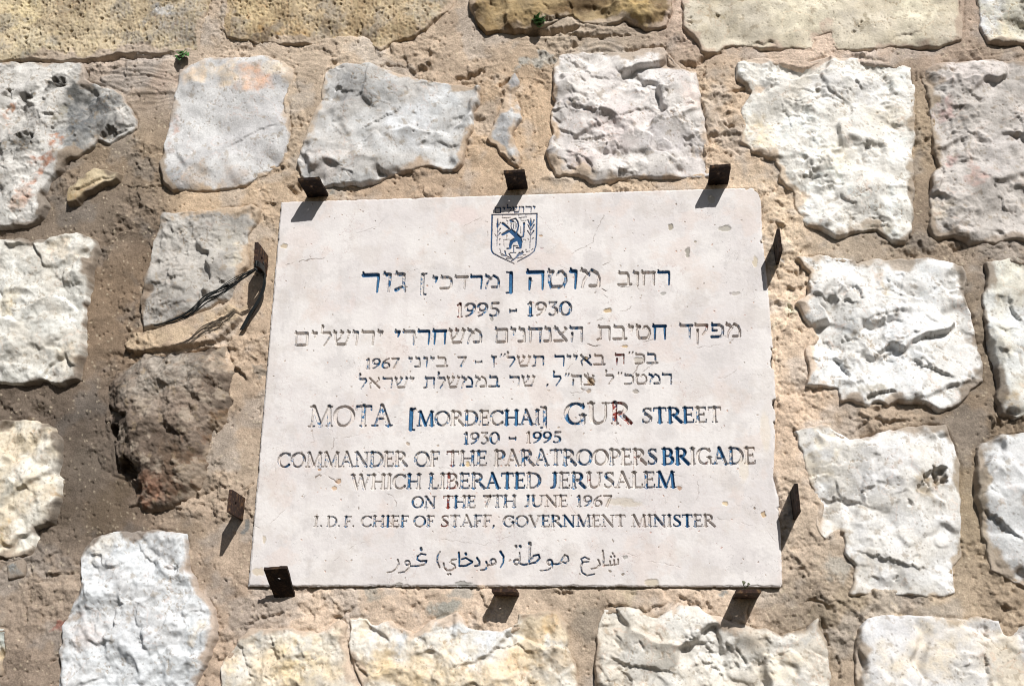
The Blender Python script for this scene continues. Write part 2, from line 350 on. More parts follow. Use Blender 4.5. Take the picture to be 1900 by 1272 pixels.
S("yellow and white scalloped block below the plaque", [(650,1148),(681,1147),(691,1158),(731,1154),(755,1170),(769,1177),(799,1151),(850,1137),(867,1163),(900,1173),(934,1168),(961,1158),(968,1137),(1002,1133),(1036,1139),(1053,1157),(1049,1200),(1063,1224),(1070,1272),(1078,1460),(686,1460),(672,1268),(658,1232),(648,1195),(650,1165)],
  (238,230,216), (228,206,172), 9, 'lumpy', [(K7((780,1120),(860,1070),(980,1040),(1080,1110)),5,20),(K7((610,1180),(700,1150)),4,10),(K7((420,990),(560,960),(650,930)),2,20),(K7((60,1110),(120,1180),(180,1230)),7,16)],
  [(720,1175,40,(222,222,222),.8),(900,1215,30,(232,226,216),.7),(740,1180,26,(206,212,216),.7),(840,1160,50,(208,214,220),.8),(910,1190,40,(206,212,220),.8),(950,1170,20,(210,214,218),.7),(1020,1150,26,(226,186,128),.7),(1040,1220,20,(196,176,150),.8),(800,1260,60,(226,198,152),.7),(960,1250,60,(228,200,156),.7),(700,1240,30,(224,194,144),.7),(1035,1185,14,(200,206,210),.7)])
S("white rippled block below the plaque's bottom right corner", [(1120,1130),(1157,1126),(1184,1130),(1192,1140),(1218,1150),(1239,1133),(1259,1120),(1290,1122),(1328,1146),(1395,1166),(1422,1170),(1449,1180),(1497,1167),(1517,1147),(1527,1180),(1537,1214),(1540,1272),(1548,1460),(1098,1460),(1104,1272),(1107,1214),(1110,1173)],
  (228,224,216), (216,206,190), 8, 'broken', [(K8((20,1005),(140,1030),(230,1110)),5,16),(K8((100,1115),(200,1160),(260,1250)),6,18),(K8((310,1030),(350,1110),(390,1160)),5,14),(K8((400,1110),(500,1150),(590,1170)),4,12),(K7((1480,1105),(1560,1150),(1700,1170),(1893,1215)),6,16),(K7((1500,950),(1540,1020),(1530,1080)),4,12),(K7((1640,1020),(1680,1080)),4,10),(K7((1740,970),(1790,1030)),4,10),(K8((480,1130),(560,1100),(620,1060)),3,12)],
  [(1500,1170,20,(190,190,188),.7),(1390,1180,30,(196,180,160),.6),(1450,1230,30,(222,206,176),.6),(1220,1240,40,(180,176,168),.5),(1180,1250,30,(196,192,186),.5),(1300,1200,40,(232,228,222),.7)])
S("grey white block at the bottom right", [(1595,1168),(1608,1147),(1649,1141),(1716,1143),(1784,1150),(1814,1145),(1852,1153),(1862,1180),(1872,1183),(1900,1163),(2140,1150),(2140,1460),(1586,1460),(1590,1272),(1588,1220)],
  (222,220,220), (226,212,190), 8, 'faceted', [(K8((1680,930),(1690,1030)),5,8),(K8((1680,1100),(1690,1220)),5,8),(K8((980,1190),(1050,1195)),3,8),(K8((1560,1230),(1530,1180),(1480,1170)),3,10),(K8((1870,960),(1893,1070)),4,8)],
  [(1720,1210,50,(232,214,184),.6),(1680,1150,30,(206,206,212),.6),(1620,1170,26,(204,206,212),.6),(1800,1240,40,(228,220,206),.5)], holes=[(1832,1236,3,5)])
S("smooth white block with a dark hollow near its top right", [(1476,801),(1537,789),(1578,816),(1615,810),(1632,803),(1666,796),(1750,788),(1764,810),(1774,849),(1781,862),(1777,910),(1779,937),(1784,1031),(1768,1052),(1769,1100),(1750,1109),(1710,1103),(1632,1101),(1580,1100),(1585,1072),(1588,1047),(1571,1025),(1568,986),(1532,1000),(1514,977),(1517,954),(1520,935),(1508,927),(1512,906),(1497,886),(1489,842)],
  (234,233,232), (222,217,209), 7, 'faceted', [(K8((760,240),(850,250),(980,255)),5,12),(K8((790,475),(850,430),(910,410)),7,12),(K8((940,520),(1100,560),(1250,610),(1400,640)),-6,34),(K8((1260,600),(1300,545)),3,6),(K8((930,30),(880,60),(760,60)),2,10),(K8((1050,650),(1110,690)),3,8)],
  [(1735,886,20,(150,128,98),.9),(1715,905,16,(168,148,116),.7),(1540,925,20,(176,166,150),.6),(1510,870,26,(232,216,188),.6),(1530,815,30,(232,218,192),.7),(1615,1060,30,(232,222,206),.5),(1550,1000,16,(190,176,154),.7),(1640,860,60,(230,230,234),.6)],
  holes=[(1742,880,13,14),(1728,890,13,12),(1714,902,10,7),(1690,930,6,4),(1667,1071,3,4)])
S("white grey block at the lower right edge", [(1813,830),(1852,810),(1900,805),(2140,803),(2140,1090),(1900,1089),(1852,1063),(1838,1058),(1835,1031),(1823,994),(1819,954),(1814,927),(1812,876)],
  (220,222,224), (206,206,206), 9, 'faceted', [(K8((1650,300),(1740,350),(1893,490)),8,40),(K8((1690,180),(1740,215)),3,8),(K8((1700,640),(1800,670),(1893,700)),5,16)], [(1840,980,20,(180,180,182),.6),(1870,850,30,(230,230,232),.6)])
S("bright white shattered block right of the plaque's middle", [(1478,480),(1517,475),(1598,482),(1699,482),(1750,487),(1784,495),(1794,521),(1787,548),(1801,586),(1808,630),(1819,663),(1821,707),(1801,724),(1784,745),(1767,755),(1743,761),(1716,746),(1666,746),(1632,758),(1601,758),(1585,746),(1561,745),(1557,718),(1497,714),(1503,690),(1493,650),(1510,623),(1490,586),(1476,562),(1503,548),(1503,508),(1490,492)],
  (242,241,240), (228,226,222), 8, 'broken', [(K5((955,315),(985,350),(1010,410)),6,14),(K5((650,400),(760,380),(900,400),(1000,430)),6,60),(K5((850,710),(890,740),(950,840)),9,16),(K5((1000,960),(1100,910),(1195,895)),9,14),(K5((1260,730),(1400,790),(1530,835)),7,20),(K5((880,690),(900,610)),4,10),(K5((780,600),(850,640),(850,680)),4,12),(K5((1460,890),(1520,860)),5,10),(K5((1340,480),(1430,550)),3,8),(K5((1440,520),(1510,480)),2,8),(K5((1030,590),(1080,580)),4,8),(K5((1130,730),(1200,740)),4,8),(K5((1370,370),(1440,300)),3,8),(K5((1000,540),(1060,500),(1160,470),(1300,440)),3,16),(K5((1020,650),(1100,690),(1160,660)),3,12)],
  [(1540,560,44,(196,194,190),.6),(1580,555,26,(188,184,178),.6),(1640,530,14,(200,176,140),.6),(1575,690,14,(120,108,88),.7),(1620,735,20,(150,138,112),.7),(1790,630,14,(180,168,158),.7),(1680,600,50,(238,240,244),.6),(1510,500,20,(228,206,180),.6)])  # the first two grey patches paint shade on the facet turned from the sun
S("white block at the right edge with a brown lower corner", [(1831,490),(1879,477),(1900,481),(2140,482),(2140,775),(1900,772),(1885,775),(1855,768),(1848,741),(1852,707),(1845,677),(1841,636),(1831,606),(1828,582),(1825,546),(1834,521)],
  (228,230,228), (214,208,192), 9, 'faceted', [(K5((1805,365),(1850,480),(1893,540)),7,20),(K5((1750,600),(1830,560),(1893,540)),3,10),(K5((1730,380),(1790,370)),3,8)], [(1868,745,26,(186,160,120),.85),(1860,500,40,(224,222,206),.6)])
S("sharp tan sliver of stone sticking out of brown mortar", [(128,354),(152,335),(179,314),(222,324),(220,333),(189,345),(159,358),(145,372),(127,375)], (220,198,156), (186,160,118), 10, 'smooth', [(K1((385,1045),(440,1040),(540,985),(660,975)),6,10)], [(140,365,14,(150,126,84),.7)])
S("small grey chip in the mortar at the lower left", [(13,1047),(42,1038),(41,1066),(17,1072)], (150,152,152), (140,142,140), -3, 'smooth')

SX0, SX1, SD0, SD1 = -1.6, 1.5, -1.15, 1.05
MS = 0.0015
mxs = np.concatenate([np.arange(SX0, -1.0, .008), np.arange(-1.0, .9, MS), np.arange(.9, SX1, .008)])       # coarser well outside the picture
mds = np.concatenate([np.arange(SD0, -.80, .008), np.arange(-.80, .52, MS), np.arange(.52, SD1, .008)])
MX, MD = np.meshgrid(mxs, mds)
wxm = MX + 0.0016 * fbm(MX * 90, MD * 90, 3, 3); wdm = MD + 0.0016 * fbm(MX * 90 + 7, MD * 90, 4, 3)
near = np.full(MX.shape, -0.3)

# mortar: colour and level by place (px, py, colour, mm)
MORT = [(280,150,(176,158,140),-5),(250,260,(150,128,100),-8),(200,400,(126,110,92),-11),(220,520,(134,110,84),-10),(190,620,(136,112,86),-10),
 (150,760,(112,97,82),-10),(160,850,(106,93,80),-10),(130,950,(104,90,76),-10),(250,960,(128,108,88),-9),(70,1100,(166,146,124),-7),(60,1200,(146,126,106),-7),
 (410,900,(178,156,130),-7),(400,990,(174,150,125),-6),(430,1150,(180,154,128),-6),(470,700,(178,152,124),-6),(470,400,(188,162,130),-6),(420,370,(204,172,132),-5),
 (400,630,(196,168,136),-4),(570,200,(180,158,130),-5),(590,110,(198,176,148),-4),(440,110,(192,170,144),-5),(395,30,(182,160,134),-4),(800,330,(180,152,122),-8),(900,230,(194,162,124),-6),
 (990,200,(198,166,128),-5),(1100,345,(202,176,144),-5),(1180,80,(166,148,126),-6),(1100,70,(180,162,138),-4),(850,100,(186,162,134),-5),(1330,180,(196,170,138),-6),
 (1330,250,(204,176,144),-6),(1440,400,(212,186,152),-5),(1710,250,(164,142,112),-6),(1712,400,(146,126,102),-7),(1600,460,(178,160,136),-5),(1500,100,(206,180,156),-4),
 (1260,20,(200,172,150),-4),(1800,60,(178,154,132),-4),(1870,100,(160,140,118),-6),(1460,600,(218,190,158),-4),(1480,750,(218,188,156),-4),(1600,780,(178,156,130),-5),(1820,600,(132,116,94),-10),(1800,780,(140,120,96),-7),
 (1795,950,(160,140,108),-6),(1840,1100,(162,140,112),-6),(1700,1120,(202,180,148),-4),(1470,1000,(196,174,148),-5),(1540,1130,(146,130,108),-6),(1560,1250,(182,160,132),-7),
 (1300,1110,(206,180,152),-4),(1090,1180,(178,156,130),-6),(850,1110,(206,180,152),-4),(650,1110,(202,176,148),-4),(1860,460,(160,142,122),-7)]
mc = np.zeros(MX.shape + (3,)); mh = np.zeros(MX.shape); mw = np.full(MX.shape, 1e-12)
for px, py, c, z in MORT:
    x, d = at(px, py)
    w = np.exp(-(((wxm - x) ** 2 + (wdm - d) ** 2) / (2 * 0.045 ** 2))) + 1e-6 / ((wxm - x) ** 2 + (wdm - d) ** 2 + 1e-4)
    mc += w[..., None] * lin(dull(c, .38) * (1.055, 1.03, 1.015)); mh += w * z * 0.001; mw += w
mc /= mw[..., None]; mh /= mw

# ------------------------------------------------------------------ the stones
STEP = 0.0013
TINT = np.array([1.0, .994, .988])
def build_stone(k, st):
    P = pts(st['poly'], -0.004)
    x0, d0 = P.min(0) - 0.012; x1, d1 = P.max(0) + 0.012
    x0, d0, x1, d1 = max(x0, SX0), max(d0, SD0), min(x1, SX1), min(d1, SD1)
    xs = np.arange(x0, x1, STEP); ds = np.arange(d0, d1, STEP)
    X, D = np.meshgrid(xs, ds); s = st['seed']
    wx = X + 0.0026 * fbm(X * 50, D * 50, s, 3, .42); wd = D + 0.0026 * fbm(X * 50 + 40, D * 50, s + 1, 3, .42)
    sd = poly_sdf(wx, wd, P) + 0.0018
    kind, Hh = st['kind'], st['H'] * 0.001
    cx, cd = P.mean(0)
    rng = random.Random(s)
    tilt = (rng.uniform(-.02, .02), rng.uniform(-.02, .02))
    if kind == 'tooled':
        ew, dr = 0.006, 0.014
        b, v = cells(wx * 1.0, wd * 0.72, 0.0048, s)
        h = 0.0016 * fbm(X * 25, D * 25, s, 3) - 0.0016 * smooth(0.5, 0.1, b) * (v > 0.30) + 0.0008 * perlin(X * 260, D * 70, s + 8)
        h += 0.0006 * fbm(X * 200, D * 140, s + 3, 3)
        b2, v2 = cells(wx, wd, 0.011, s + 40); h -= 0.0030 * smooth(0.34, 0.1, b2) * (v2 > 0.62)
    elif kind == 'smooth':
        ew, dr = 0.010, 0.014
        h = 0.0030 * fbm(X * 11, D * 11, s, 3) + facets(X, D, 0.09, s, 0.08, 0.001, 9) + 0.00018 * fbm(X * 180, D * 180, s + 3, 3)
        b2, v2 = cells(wx, wd, 0.013, s + 40); h -= 0.0014 * smooth(0.14, 0.05, b2) * (v2 > 0.9)
    elif kind == 'faceted':
        ew, dr = 0.009, 0.016
        m = smooth(-0.1, 0.35, fbm(X * 16, D * 16, s + 60, 3))
        h = facets(X, D, 0.080, s, 0.19, 0.0030, 20) + .7 * m * facets(X, D, 0.028, s + 7, 0.26, 0.0012, 26)
        h += 0.0003 * fbm(X * 110, D * 110, s + 3, 3) + 0.0005 * ridged(X * 45, D * 45, s + 30, 3) * m
    elif kind == 'broken':
        ew, dr = 0.009, 0.016
        m = smooth(-0.25, 0.3, fbm(X * 18, D * 18, s + 60, 3))
        h = facets(X, D, 0.070, s, 0.25, 0.0030, 22) + facets(X, D, 0.028, s + 7, 0.24, 0.0011, 26) * (0.10 + 0.70 * m) + m * m * facets(X, D, 0.010, s + 14, 0.28, 0.0005, 22)
        h += 0.0005 * fbm(X * 120, D * 120, s + 3, 3) * (0.1 + m) + 0.003 * fbm(X * 14, D * 14, s + 4, 2)
    elif kind == 'lumpy':
        ew, dr = 0.010, 0.022
        h = 0.0048 * fbm(X * 16, D * 16, s, 4) + 0.0018 * ridged(wx * 30, wd * 30, s + 4, 3) + facets(X, D, 0.045, s + 7, 0.24, 0.0022, 16)
        h += 0.0005 * fbm(X * 130, D * 130, s + 3, 3)
    elif kind == 'brown':
        ew, dr = 0.052, 0.034
        h = 0.0065 * fbm(X * 22, D * 22, s, 5) + facets(X, D, 0.03, s + 7, 0.28, 0.0022, 8) + 0.0016 * fbm(X * 130, D * 130, s + 3, 4, .65)
    else:
        ew, dr = 0.010, 0.018
        m = smooth(-0.3, 0.3, fbm(X * 15, D * 15, s + 60, 3))
        h = facets(X, D, 0.066, s, 0.20, 0.0026, 14) + 0.0032 * fbm(wx * 20, wd * 20, s, 5, 0.52) + m * facets(X, D, 0.020, s + 7, 0.20, 0.0008, 18)
        h += m * (0.0014 * ridged(wx * 60, wd * 60, s + 30, 4) - 0.0014) + 0.0004 * fbm(X * 150, D * 150, s + 3, 3) * (.3 + m)
        b2, v2 = cells(wx, wd, 0.012, s + 40); h -= 0.0022 * smooth(0.24, 0.08, b2) * (v2 > 0.94)
    h = h + tilt[0] * (X - cx) + tilt[1] * (D - cd)
    for L, dp, rc in st['cliffs']:
        Q = pts(L)
        jx = X + 0.0030 * fbm(X * 110, D * 110, s + 70, 3); jd = D + 0.0030 * fbm(X * 110 + 5, D * 110, s + 71, 3)
        if dp > 0: h += cliff(jx, jd, Q, dp * 0.00085, rc * 0.0011)
        else:                                     # a soft ridge: the ground falls away below the line
            d_, s_, t_ = line_d(jx, jd, Q)
            env = np.clip(np.minimum(t_, 1 - t_) * 4, 0, 1)
            h += -dp * 0.001 * env * np.exp(-d_ / (rc * 0.001)) * (0.3 + 0.7 * (s_ < 0))
    hole_m = np.zeros(X.shape)
    for px, py, r, dp in st['holes']:
        x, d = at(px, py); r *= 0.00074
        jx = X + 0.005 * fbm(X * 90, D * 90, s + 80, 4); jd = D + 0.005 * fbm(X * 90 + 5, D * 90, s + 81, 4)
        q = np.hypot(jx - x, jd - d)
        hm = smooth(r * 1.15, r * 0.8, q)
        hole_m = np.maximum(hole_m, hm); h -= hm * dp * 0.001
    if kind == 'brown':
        e = np.clip(sd / ew, 0, 1)
        H = Hh + h - dr * (1 - e) ** 2.2
    else:
        He = 0.55 * Hh - 0.0042 + 0.0062 * fbm(X * 10, D * 10, s + 61, 3, .5) - 0.0004      # the face's level at its edge
        dome = (0.0030 + 0.18 * Hh) * (1 - np.exp(-np.maximum(sd, 0) / 0.022))
        el = ew * (0.28 + 0.16 * fbm(X * 35, D * 35, s + 62, 2))
        e = np.clip(sd / np.maximum(el, 0.0016), 0, 1)
        dr = 0.55 * Hh + (0.0045 if Hh < 0.0105 else 0.0085)
        H = He + dome + h * (0.30 + 0.70 * smooth(-0.002, 0.014, sd)) - dr * (1 - e) ** 2
    lines = np.abs(fbm(X * 13 + 3, D * 13 + s, s + 63, 5, .55))
    cr = smooth(0.030, 0.0, lines) * smooth(0.05, 0.4, fbm(X * 10 + 7, D * 10, s + 64, 3)) * (kind != 'tooled')
    H = H - 0.0013 * cr - 0.0007 * smooth(0.020, 0.0, np.abs(fbm(X * 26 + 1, D * 26, s + 112, 4, .6))) * smooth(0.1, 0.45, fbm(X * 14 + 2, D * 14, s + 113, 3))
    H = np.where(sd < 0, H + sd * 3.0, H)
    H = np.maximum(H, -0.045)
    # colour of the stone; some patches paint in the shade of hollows and facets
    n1 = fbm(X * 22, D * 22, s + 90, 5, 0.6); n2 = fbm(X * 75, D * 75, s + 91, 4, 0.6); n3 = fbm(X * 9, D * 9, s + 92, 3)
    t = smooth(-0.45, 0.5, n1 * 0.6 + n3 * 0.6)
    c = lin(dull(st['c1'], .28) * TINT) * (1 - t[..., None]) + lin(dull(st['c2'], .28) * TINT) * t[..., None]
    jx = X + 0.016 * fbm(X * 30, D * 30, s + 93, 4, 0.6); jd = D + 0.016 * fbm(X * 30 + 9, D * 30, s + 94, 4, 0.6)
    for px, py, r, cc, stg in st['patches']:
        x, d = at(px, py); r *= 0.00074
        q = np.hypot(jx - x, jd - d) / r
        w = smooth(1.25, 0.45, q) * stg * (0.75 + 0.5 * np.clip(n2, -.5, .5))
        w = np.clip(w, 0, 1)[..., None]
        c = c * (1 - w) + lin(dull(cc, .20) * TINT) * w
    c = c * (1 - 0.45 * cr[..., None] * np.array([.8, 1, 1.2]))
    ve = smooth(0.045, 0.0, np.abs(fbm(X * 16 + 3, D * 16, s + 95, 4))) * smooth(0.0, 0.5, n3 + 0.25)
    c = c * (1 - 0.22 * ve[..., None] * (1 - np.array([1.0, 0.55, 0.35])) )
    if kind == 'brown':
        c = c * (1 + .30 * np.clip(fbm(X * 130, D * 130, s + 120, 4, .7), -1, 1))[..., None]
        pk2 = smooth(.25, .7, fbm(X * 28, D * 28, s + 121, 5, .65))[..., None] * .6
        c = c * (1 - pk2) + lin((176, 162, 146)) * pk2
    if kind in ('tooled', 'smooth', 'rough'):
        gs = smooth(0.05, 0.6, fbm(X * 15 + 6, D * 15, s + 101, 5, .62))[..., None] * (0.75 if kind == 'tooled' else 0.25)
        c = c * (1 - gs) + dull(c, .45) * (.68, .67, .67) * gs
    if kind == 'tooled':
        b, v = cells(wx, wd * 0.72, 0.0048, s)
        pk = (smooth(0.42, 0.12, b) * (v > 0.45))[..., None] * 0.40
        c = c * (1 - pk) + lin((118, 96, 66)) * pk
        st_ = smooth(0.1, 0.7, perlin(X * 260, D * 60, s + 8))[..., None] * 0.25
        c = c * (1 - st_) + lin((232, 214, 170)) * st_
    b4, v4 = cells(wx, wd, 0.0055, s + 110)
    pt = (smooth(0.20 + 0.15 * v4, 0.06, b4) * (hsh(np.floor(X / 0.02), np.floor(D / 0.02), s) > 0.45) * (v4 > 0.74))[..., None] * 0.6
    c = c * (1 - pt) + lin((112, 98, 82)) * pt
    hl = (smooth(0.020, 0.0, np.abs(fbm(X * 26 + 1, D * 26, s + 112, 4, .6))) * smooth(0.1, 0.45, fbm(X * 14 + 2, D * 14, s + 113, 3)))[..., None] * 0.45
    c = c * (1 - hl * np.array([.8, 1, 1.15]))
    sp = smooth(0.55, 0.9, fbm(X * 60, D * 60, s + 97, 4, 0.65))[..., None] * 0.45
    c = c * (1 - sp) + lin((150, 132, 108)) * sp
    c = c * (1 + 0.10 * np.clip(n2, -1, 1))[..., None]
    # sandy mortar left on the stone's rim
    rim = smooth(0.009, 0.001, sd + 0.005 * fbm(X * 60, D * 60, s + 98, 4) + 0.015 * fbm(X * 17, D * 17, s + 99, 3))[..., None]
    ix = np.clip(np.searchsorted(mxs, X), 0, len(mxs) - 1); jx2 = np.clip(np.searchsorted(mds, D), 0, len(mds) - 1)
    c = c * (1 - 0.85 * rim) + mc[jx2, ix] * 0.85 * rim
    keep = np.maximum.reduce([sd[:-1, :-1], sd[1:, :-1], sd[:-1, 1:], sd[1:, 1:]]) > -0.006
    o = grid_mesh("stone", xs, ds, H, np.clip(c, 0.01, 0.86), keep, MAT_STONE)
    under(o, wall); o["label"] = st['label']
    # tell the mortar how far inside a stone it is
    i0, i1 = np.searchsorted(mxs, P[:, 0].min() - 0.05), np.searchsorted(mxs, P[:, 0].max() + 0.05)
    j0, j1 = np.searchsorted(mds, P[:, 1].min() - 0.05), np.searchsorted(mds, P[:, 1].max() + 0.05)
    sub = (slice(j0, j1), slice(i0, i1))
    near[sub] = np.maximum(near[sub], poly_sdf(wxm[sub], wdm[sub], P))

for k, st in enumerate(STONES): build_stone(k, st)

# ------------------------------------------------------------------ the mortar
PL = [(521,374),(1393,347.5),(1406,350),(1412,362),(1415,440),(1424,520),(1431,600),(1437,680),(1440,740),(1439,800),(1437,850),(1435,885),(1439,902),(1445,922),(1447,940),(1450,1020),(1452,1082),(1449,1088),(460,1087)]
PLP = pts(PL)
inpl = poly_sdf(MX, MD, PLP)
crumb = smooth(0.0, 0.5, fbm(MX * 10 + 2, MD * 10, 19, 3))
for px, py, r in [(1335,190,60),(1345,260,50),(1450,410,50),(1475,500,40),(1455,600,40),(1490,740,50),(1465,900,40),(1480,1040,60),(1540,1120,60),(900,140,50),(610,1130,50),(490,1140,40),(1290,1120,50),(1640,775,50),(1280,60,40),(560,330,30),(80,1130,60)]:
    x, d = at(px, py); crumb = np.maximum(crumb, np.exp(-((wxm - x) ** 2 + (wdm - d) ** 2) / (r * .00074) ** 2))          # where the mortar is crumbly rather than trowelled smooth
hm = mh + 0.0030 * fbm(MX * 15, MD * 15, 11, 3, .45) + (0.0004 + 0.0014 * crumb) * fbm(MX * 75, MD * 75, 12, 4, 0.6) + (0.0003 + 0.0005 * crumb) * fbm(MX * 260, MD * 260, 13, 2)
hm += crumb * (facets(MX, MD, 0.022, 16, 0.30, 0.0016, 20) + 0.6 * facets(MX, MD, 0.009, 17, 0.34, 0.0007, 20))
lc = np.abs(fbm(MX * 12 + 1, MD * 12, 14, 5, .55))
mcr = smooth(0.022, 0.0, lc) * smooth(0.12, 0.4, fbm(MX * 8 + 4, MD * 8, 15, 3))
hm -= 0.0028 * mcr
patchy = smooth(-0.1, 0.35, fbm(MX * 12, MD * 12, 20, 3))
hm += patchy * crumb * 0.0016 * (ridged(wxm * 55, wdm * 55, 21, 4) - 1)
bp, vp_ = cells(MX, MD, 0.0065, 31)                                  # sand and small gravel in the mix
grav = smooth(0.14 + 0.30 * hsh(np.floor(MX / 0.013), np.floor(MD / 0.013), 35), 0.06, bp) * (vp_ > 0.76)
hm += 0.0009 * grav
b3, v3 = cells(wxm, wdm, 0.010, 41)
hm -= 0.0028 * smooth(0.24, 0.08, b3) * (v3 > 0.80)                  # air holes
# trowel strokes
def strokes(px, py, r, ang, amp, wl, seed):
    global hm
    x, d = at(px, py); r *= 0.00074
    w = np.exp(-(((MX - x) ** 2 + (MD - d) ** 2) / (r * r)))
    ca, sa = math.cos(ang), math.sin(ang)
    u = (MX - x) * ca + (MD - d) * sa; v = -(MX - x) * sa + (MD - d) * ca + 0.010 * fbm(MX * 14, MD * 14, seed, 2)
    hm = hm + w * amp * (.001 if seed in (51, 52) else .0006) * (1 - np.abs(perlin(u * 9, v / wl, seed)) * 2.4)
for a in [(270,140,70,0.05,2.2,.010,51),(215,150,50,0.1,2.0,.009,52),(470,95,60,0.6,1.2,.008,53),(560,110,60,0.3,1.2,.009,54),(700,95,80,0.05,1.2,.010,55),(860,60,60,-0.5,1.6,.009,56),
          (1120,65,90,0.0,2.2,.009,57),(1000,70,60,0.1,1.6,.009,58),(560,230,50,1.4,1.2,.008,59),(395,30,40,1.5,.9,.007,60),(990,220,60,1.5,.8,.008,61),(330,625,90,-.25,.6,.009,62),
          (1500,105,120,0.05,1.0,.008,63),(1860,100,60,.05,1.6,.008,64),(1330,200,60,1.3,1.6,.010,65),(430,1000,70,1.3,.7,.008,66),(160,880,60,1.9,.6,.007,67)]: strokes(*a)
# crevices: (polyline, width mm, depth mm)
for L, w, dp in [([(34,114),(100,113),(165,110),(223,103),(330,100)],4.5,12),([(100,116),(160,122)],5,12),([(965,56),(1000,58),(1060,52),(1075,46)],9,16),([(1040,62),(1110,64),(1180,62)],4,8),([(1100,60),(1125,68)],5,8),
    ([(1150,92),(1200,84),(1238,84)],5,8),([(1262,112),(1290,118),(1310,100),(1340,92)],7,12),([(840,142),(870,140),(900,125)],6,10),([(925,160),(935,150),(950,140)],5,10),([(700,118),(755,120)],4,6),
    ([(222,336),(245,344),(285,341),(300,335)],2.2,5),([(175,285),(178,300),(168,318)],1.6,3),([(600,152),(600,170)],5,8),([(530,340),(545,355),(560,330)],7,9),([(1370,360),(1400,366),(1440,350),(1446,330)],3,4),([(1340,170),(1460,150)],5,8),
    ([(1345,232),(1365,232)],4,8),([(1310,100),(1300,180),(1312,260)],3,6),([(1455,500),(1480,505),(1500,480)],5,6),([(1463,560),(1470,580),(1462,590)],4,6),([(1475,795),(1480,815)],6,8),([(1620,772),(1640,782),(1700,780)],4,6),
    ([(1490,1115),(1510,1110),(1540,1125),(1555,1140)],4,7),([(1525,1140),(1530,1170),(1540,1200)],5,8),([(455,1160),(470,1148),(500,1144),(530,1128)],3.5,6),([(605,1160),(630,1140),(655,1125)],4,7),([(1120,1125),(1140,1122),(1200,1132),(1240,1118)],3,6),
    ([(1390,1120),(1388,1150),(1400,1165)],3,5),([(140,1120),(155,1090)],3,5),([(56,1080),(50,1100),(43,1130),(45,1170)],2.5,5),([(60,1080),(90,1073)],2,4),([(90,1230),(110,1200)],4,7),([(50,1035),(55,1070)],2.5,5),([(440,930),(460,905),(470,890)],3,5),
    ([(500,465),(505,440)],2,3),([(1445,520),(1442,500)],3,4),([(1436,880),(1442,920),(1452,950)],6,7),([(1440,600),(1446,700),(1444,800)],3,3),([(233,656),(228,640),(236,620)],3,5),([(228,650),(260,655)],3,5),([(395,545),(440,515)],2,2),
    ([(760,118),(772,90),(766,70)],1.2,2),([(540,130),(548,135),(545,150),(553,165)],2,4),([(1290,240),(1300,270)],2.5,4),([(1595,1118),(1600,1140)],2,3)]:
    Q = pts(L); lo, hi = Q.min(0) - 0.02, Q.max(0) + 0.02
    sub = (slice(np.searchsorted(mds, lo[1]), np.searchsorted(mds, hi[1])), slice(np.searchsorted(mxs, lo[0]), np.searchsorted(mxs, hi[0])))
    jx = MX[sub] + 0.003 * fbm(MX[sub] * 110, MD[sub] * 110, 70, 3); jd = MD[sub] + 0.003 * fbm(MX[sub] * 110 + 4, MD[sub] * 110, 71, 3)
    hm[sub] += groove(jx, jd, Q, w * 0.001, dp * 0.001)
# raised daubs of mortar: (outline, mm)
for L, z in [([(226,642),(238,617),(300,606),(430,560),(450,590),(400,636),(300,650),(240,656)],11),([(1445,425),(1490,412),(1508,448),(1480,470),(1450,468)],4),([(1300,180),(1340,190),(1460,240),(1310,250)],4),([(1000,330),(1040,300),(1060,335)],3),
    ([(160,120),(320,105),(325,170),(240,175),(190,150)],3),([(460,905),(470,890),(468,960),(450,940)],4),([(1600,775),(1740,765),(1750,785),(1620,805)],4)]:
    q = poly_sdf(wxm, wdm, pts(L)); hm += z * 0.001 * smooth(-0.0015, 0.004, q)
gn = smooth(-0.15, 0.3, fbm(MX * 26, MD * 26, 25, 3))
hm -= 0.0030 * gn * np.exp(-((near + 0.0015) / 0.0022) ** 2)          # hairline gaps round the stones
hm = np.where(near > 0.004, hm - smooth(0.004, 0.012, near) * 0.02, hm)
pe = -inpl                                                           # bedding round the plaque
hm = np.where((pe > 0) & (pe < 0.02), np.minimum(hm, -0.0022 + pe * 0.10), hm)
hm -= 0.0040 * np.exp(-((pe - 0.0005) / 0.0016) ** 2) * (0.35 + 0.65 * gn)
hm = np.where(inpl > 0.002, -0.03, hm)
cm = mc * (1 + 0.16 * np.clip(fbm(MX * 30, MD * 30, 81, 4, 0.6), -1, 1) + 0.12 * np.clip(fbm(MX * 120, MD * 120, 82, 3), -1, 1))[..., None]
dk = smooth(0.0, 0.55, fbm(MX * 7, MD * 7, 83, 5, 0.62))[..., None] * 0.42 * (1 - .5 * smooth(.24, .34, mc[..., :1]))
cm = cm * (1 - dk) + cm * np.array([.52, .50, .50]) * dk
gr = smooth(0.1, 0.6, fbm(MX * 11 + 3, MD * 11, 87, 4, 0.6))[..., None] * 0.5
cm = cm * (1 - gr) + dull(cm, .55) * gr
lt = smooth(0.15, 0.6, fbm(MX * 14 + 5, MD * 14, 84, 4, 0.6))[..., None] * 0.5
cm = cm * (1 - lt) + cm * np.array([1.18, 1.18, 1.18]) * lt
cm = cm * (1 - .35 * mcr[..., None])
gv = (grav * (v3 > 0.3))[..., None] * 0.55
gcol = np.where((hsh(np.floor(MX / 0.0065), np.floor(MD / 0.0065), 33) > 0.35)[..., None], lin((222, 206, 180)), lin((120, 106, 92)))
cm = cm * (1 - gv) + gcol * gv
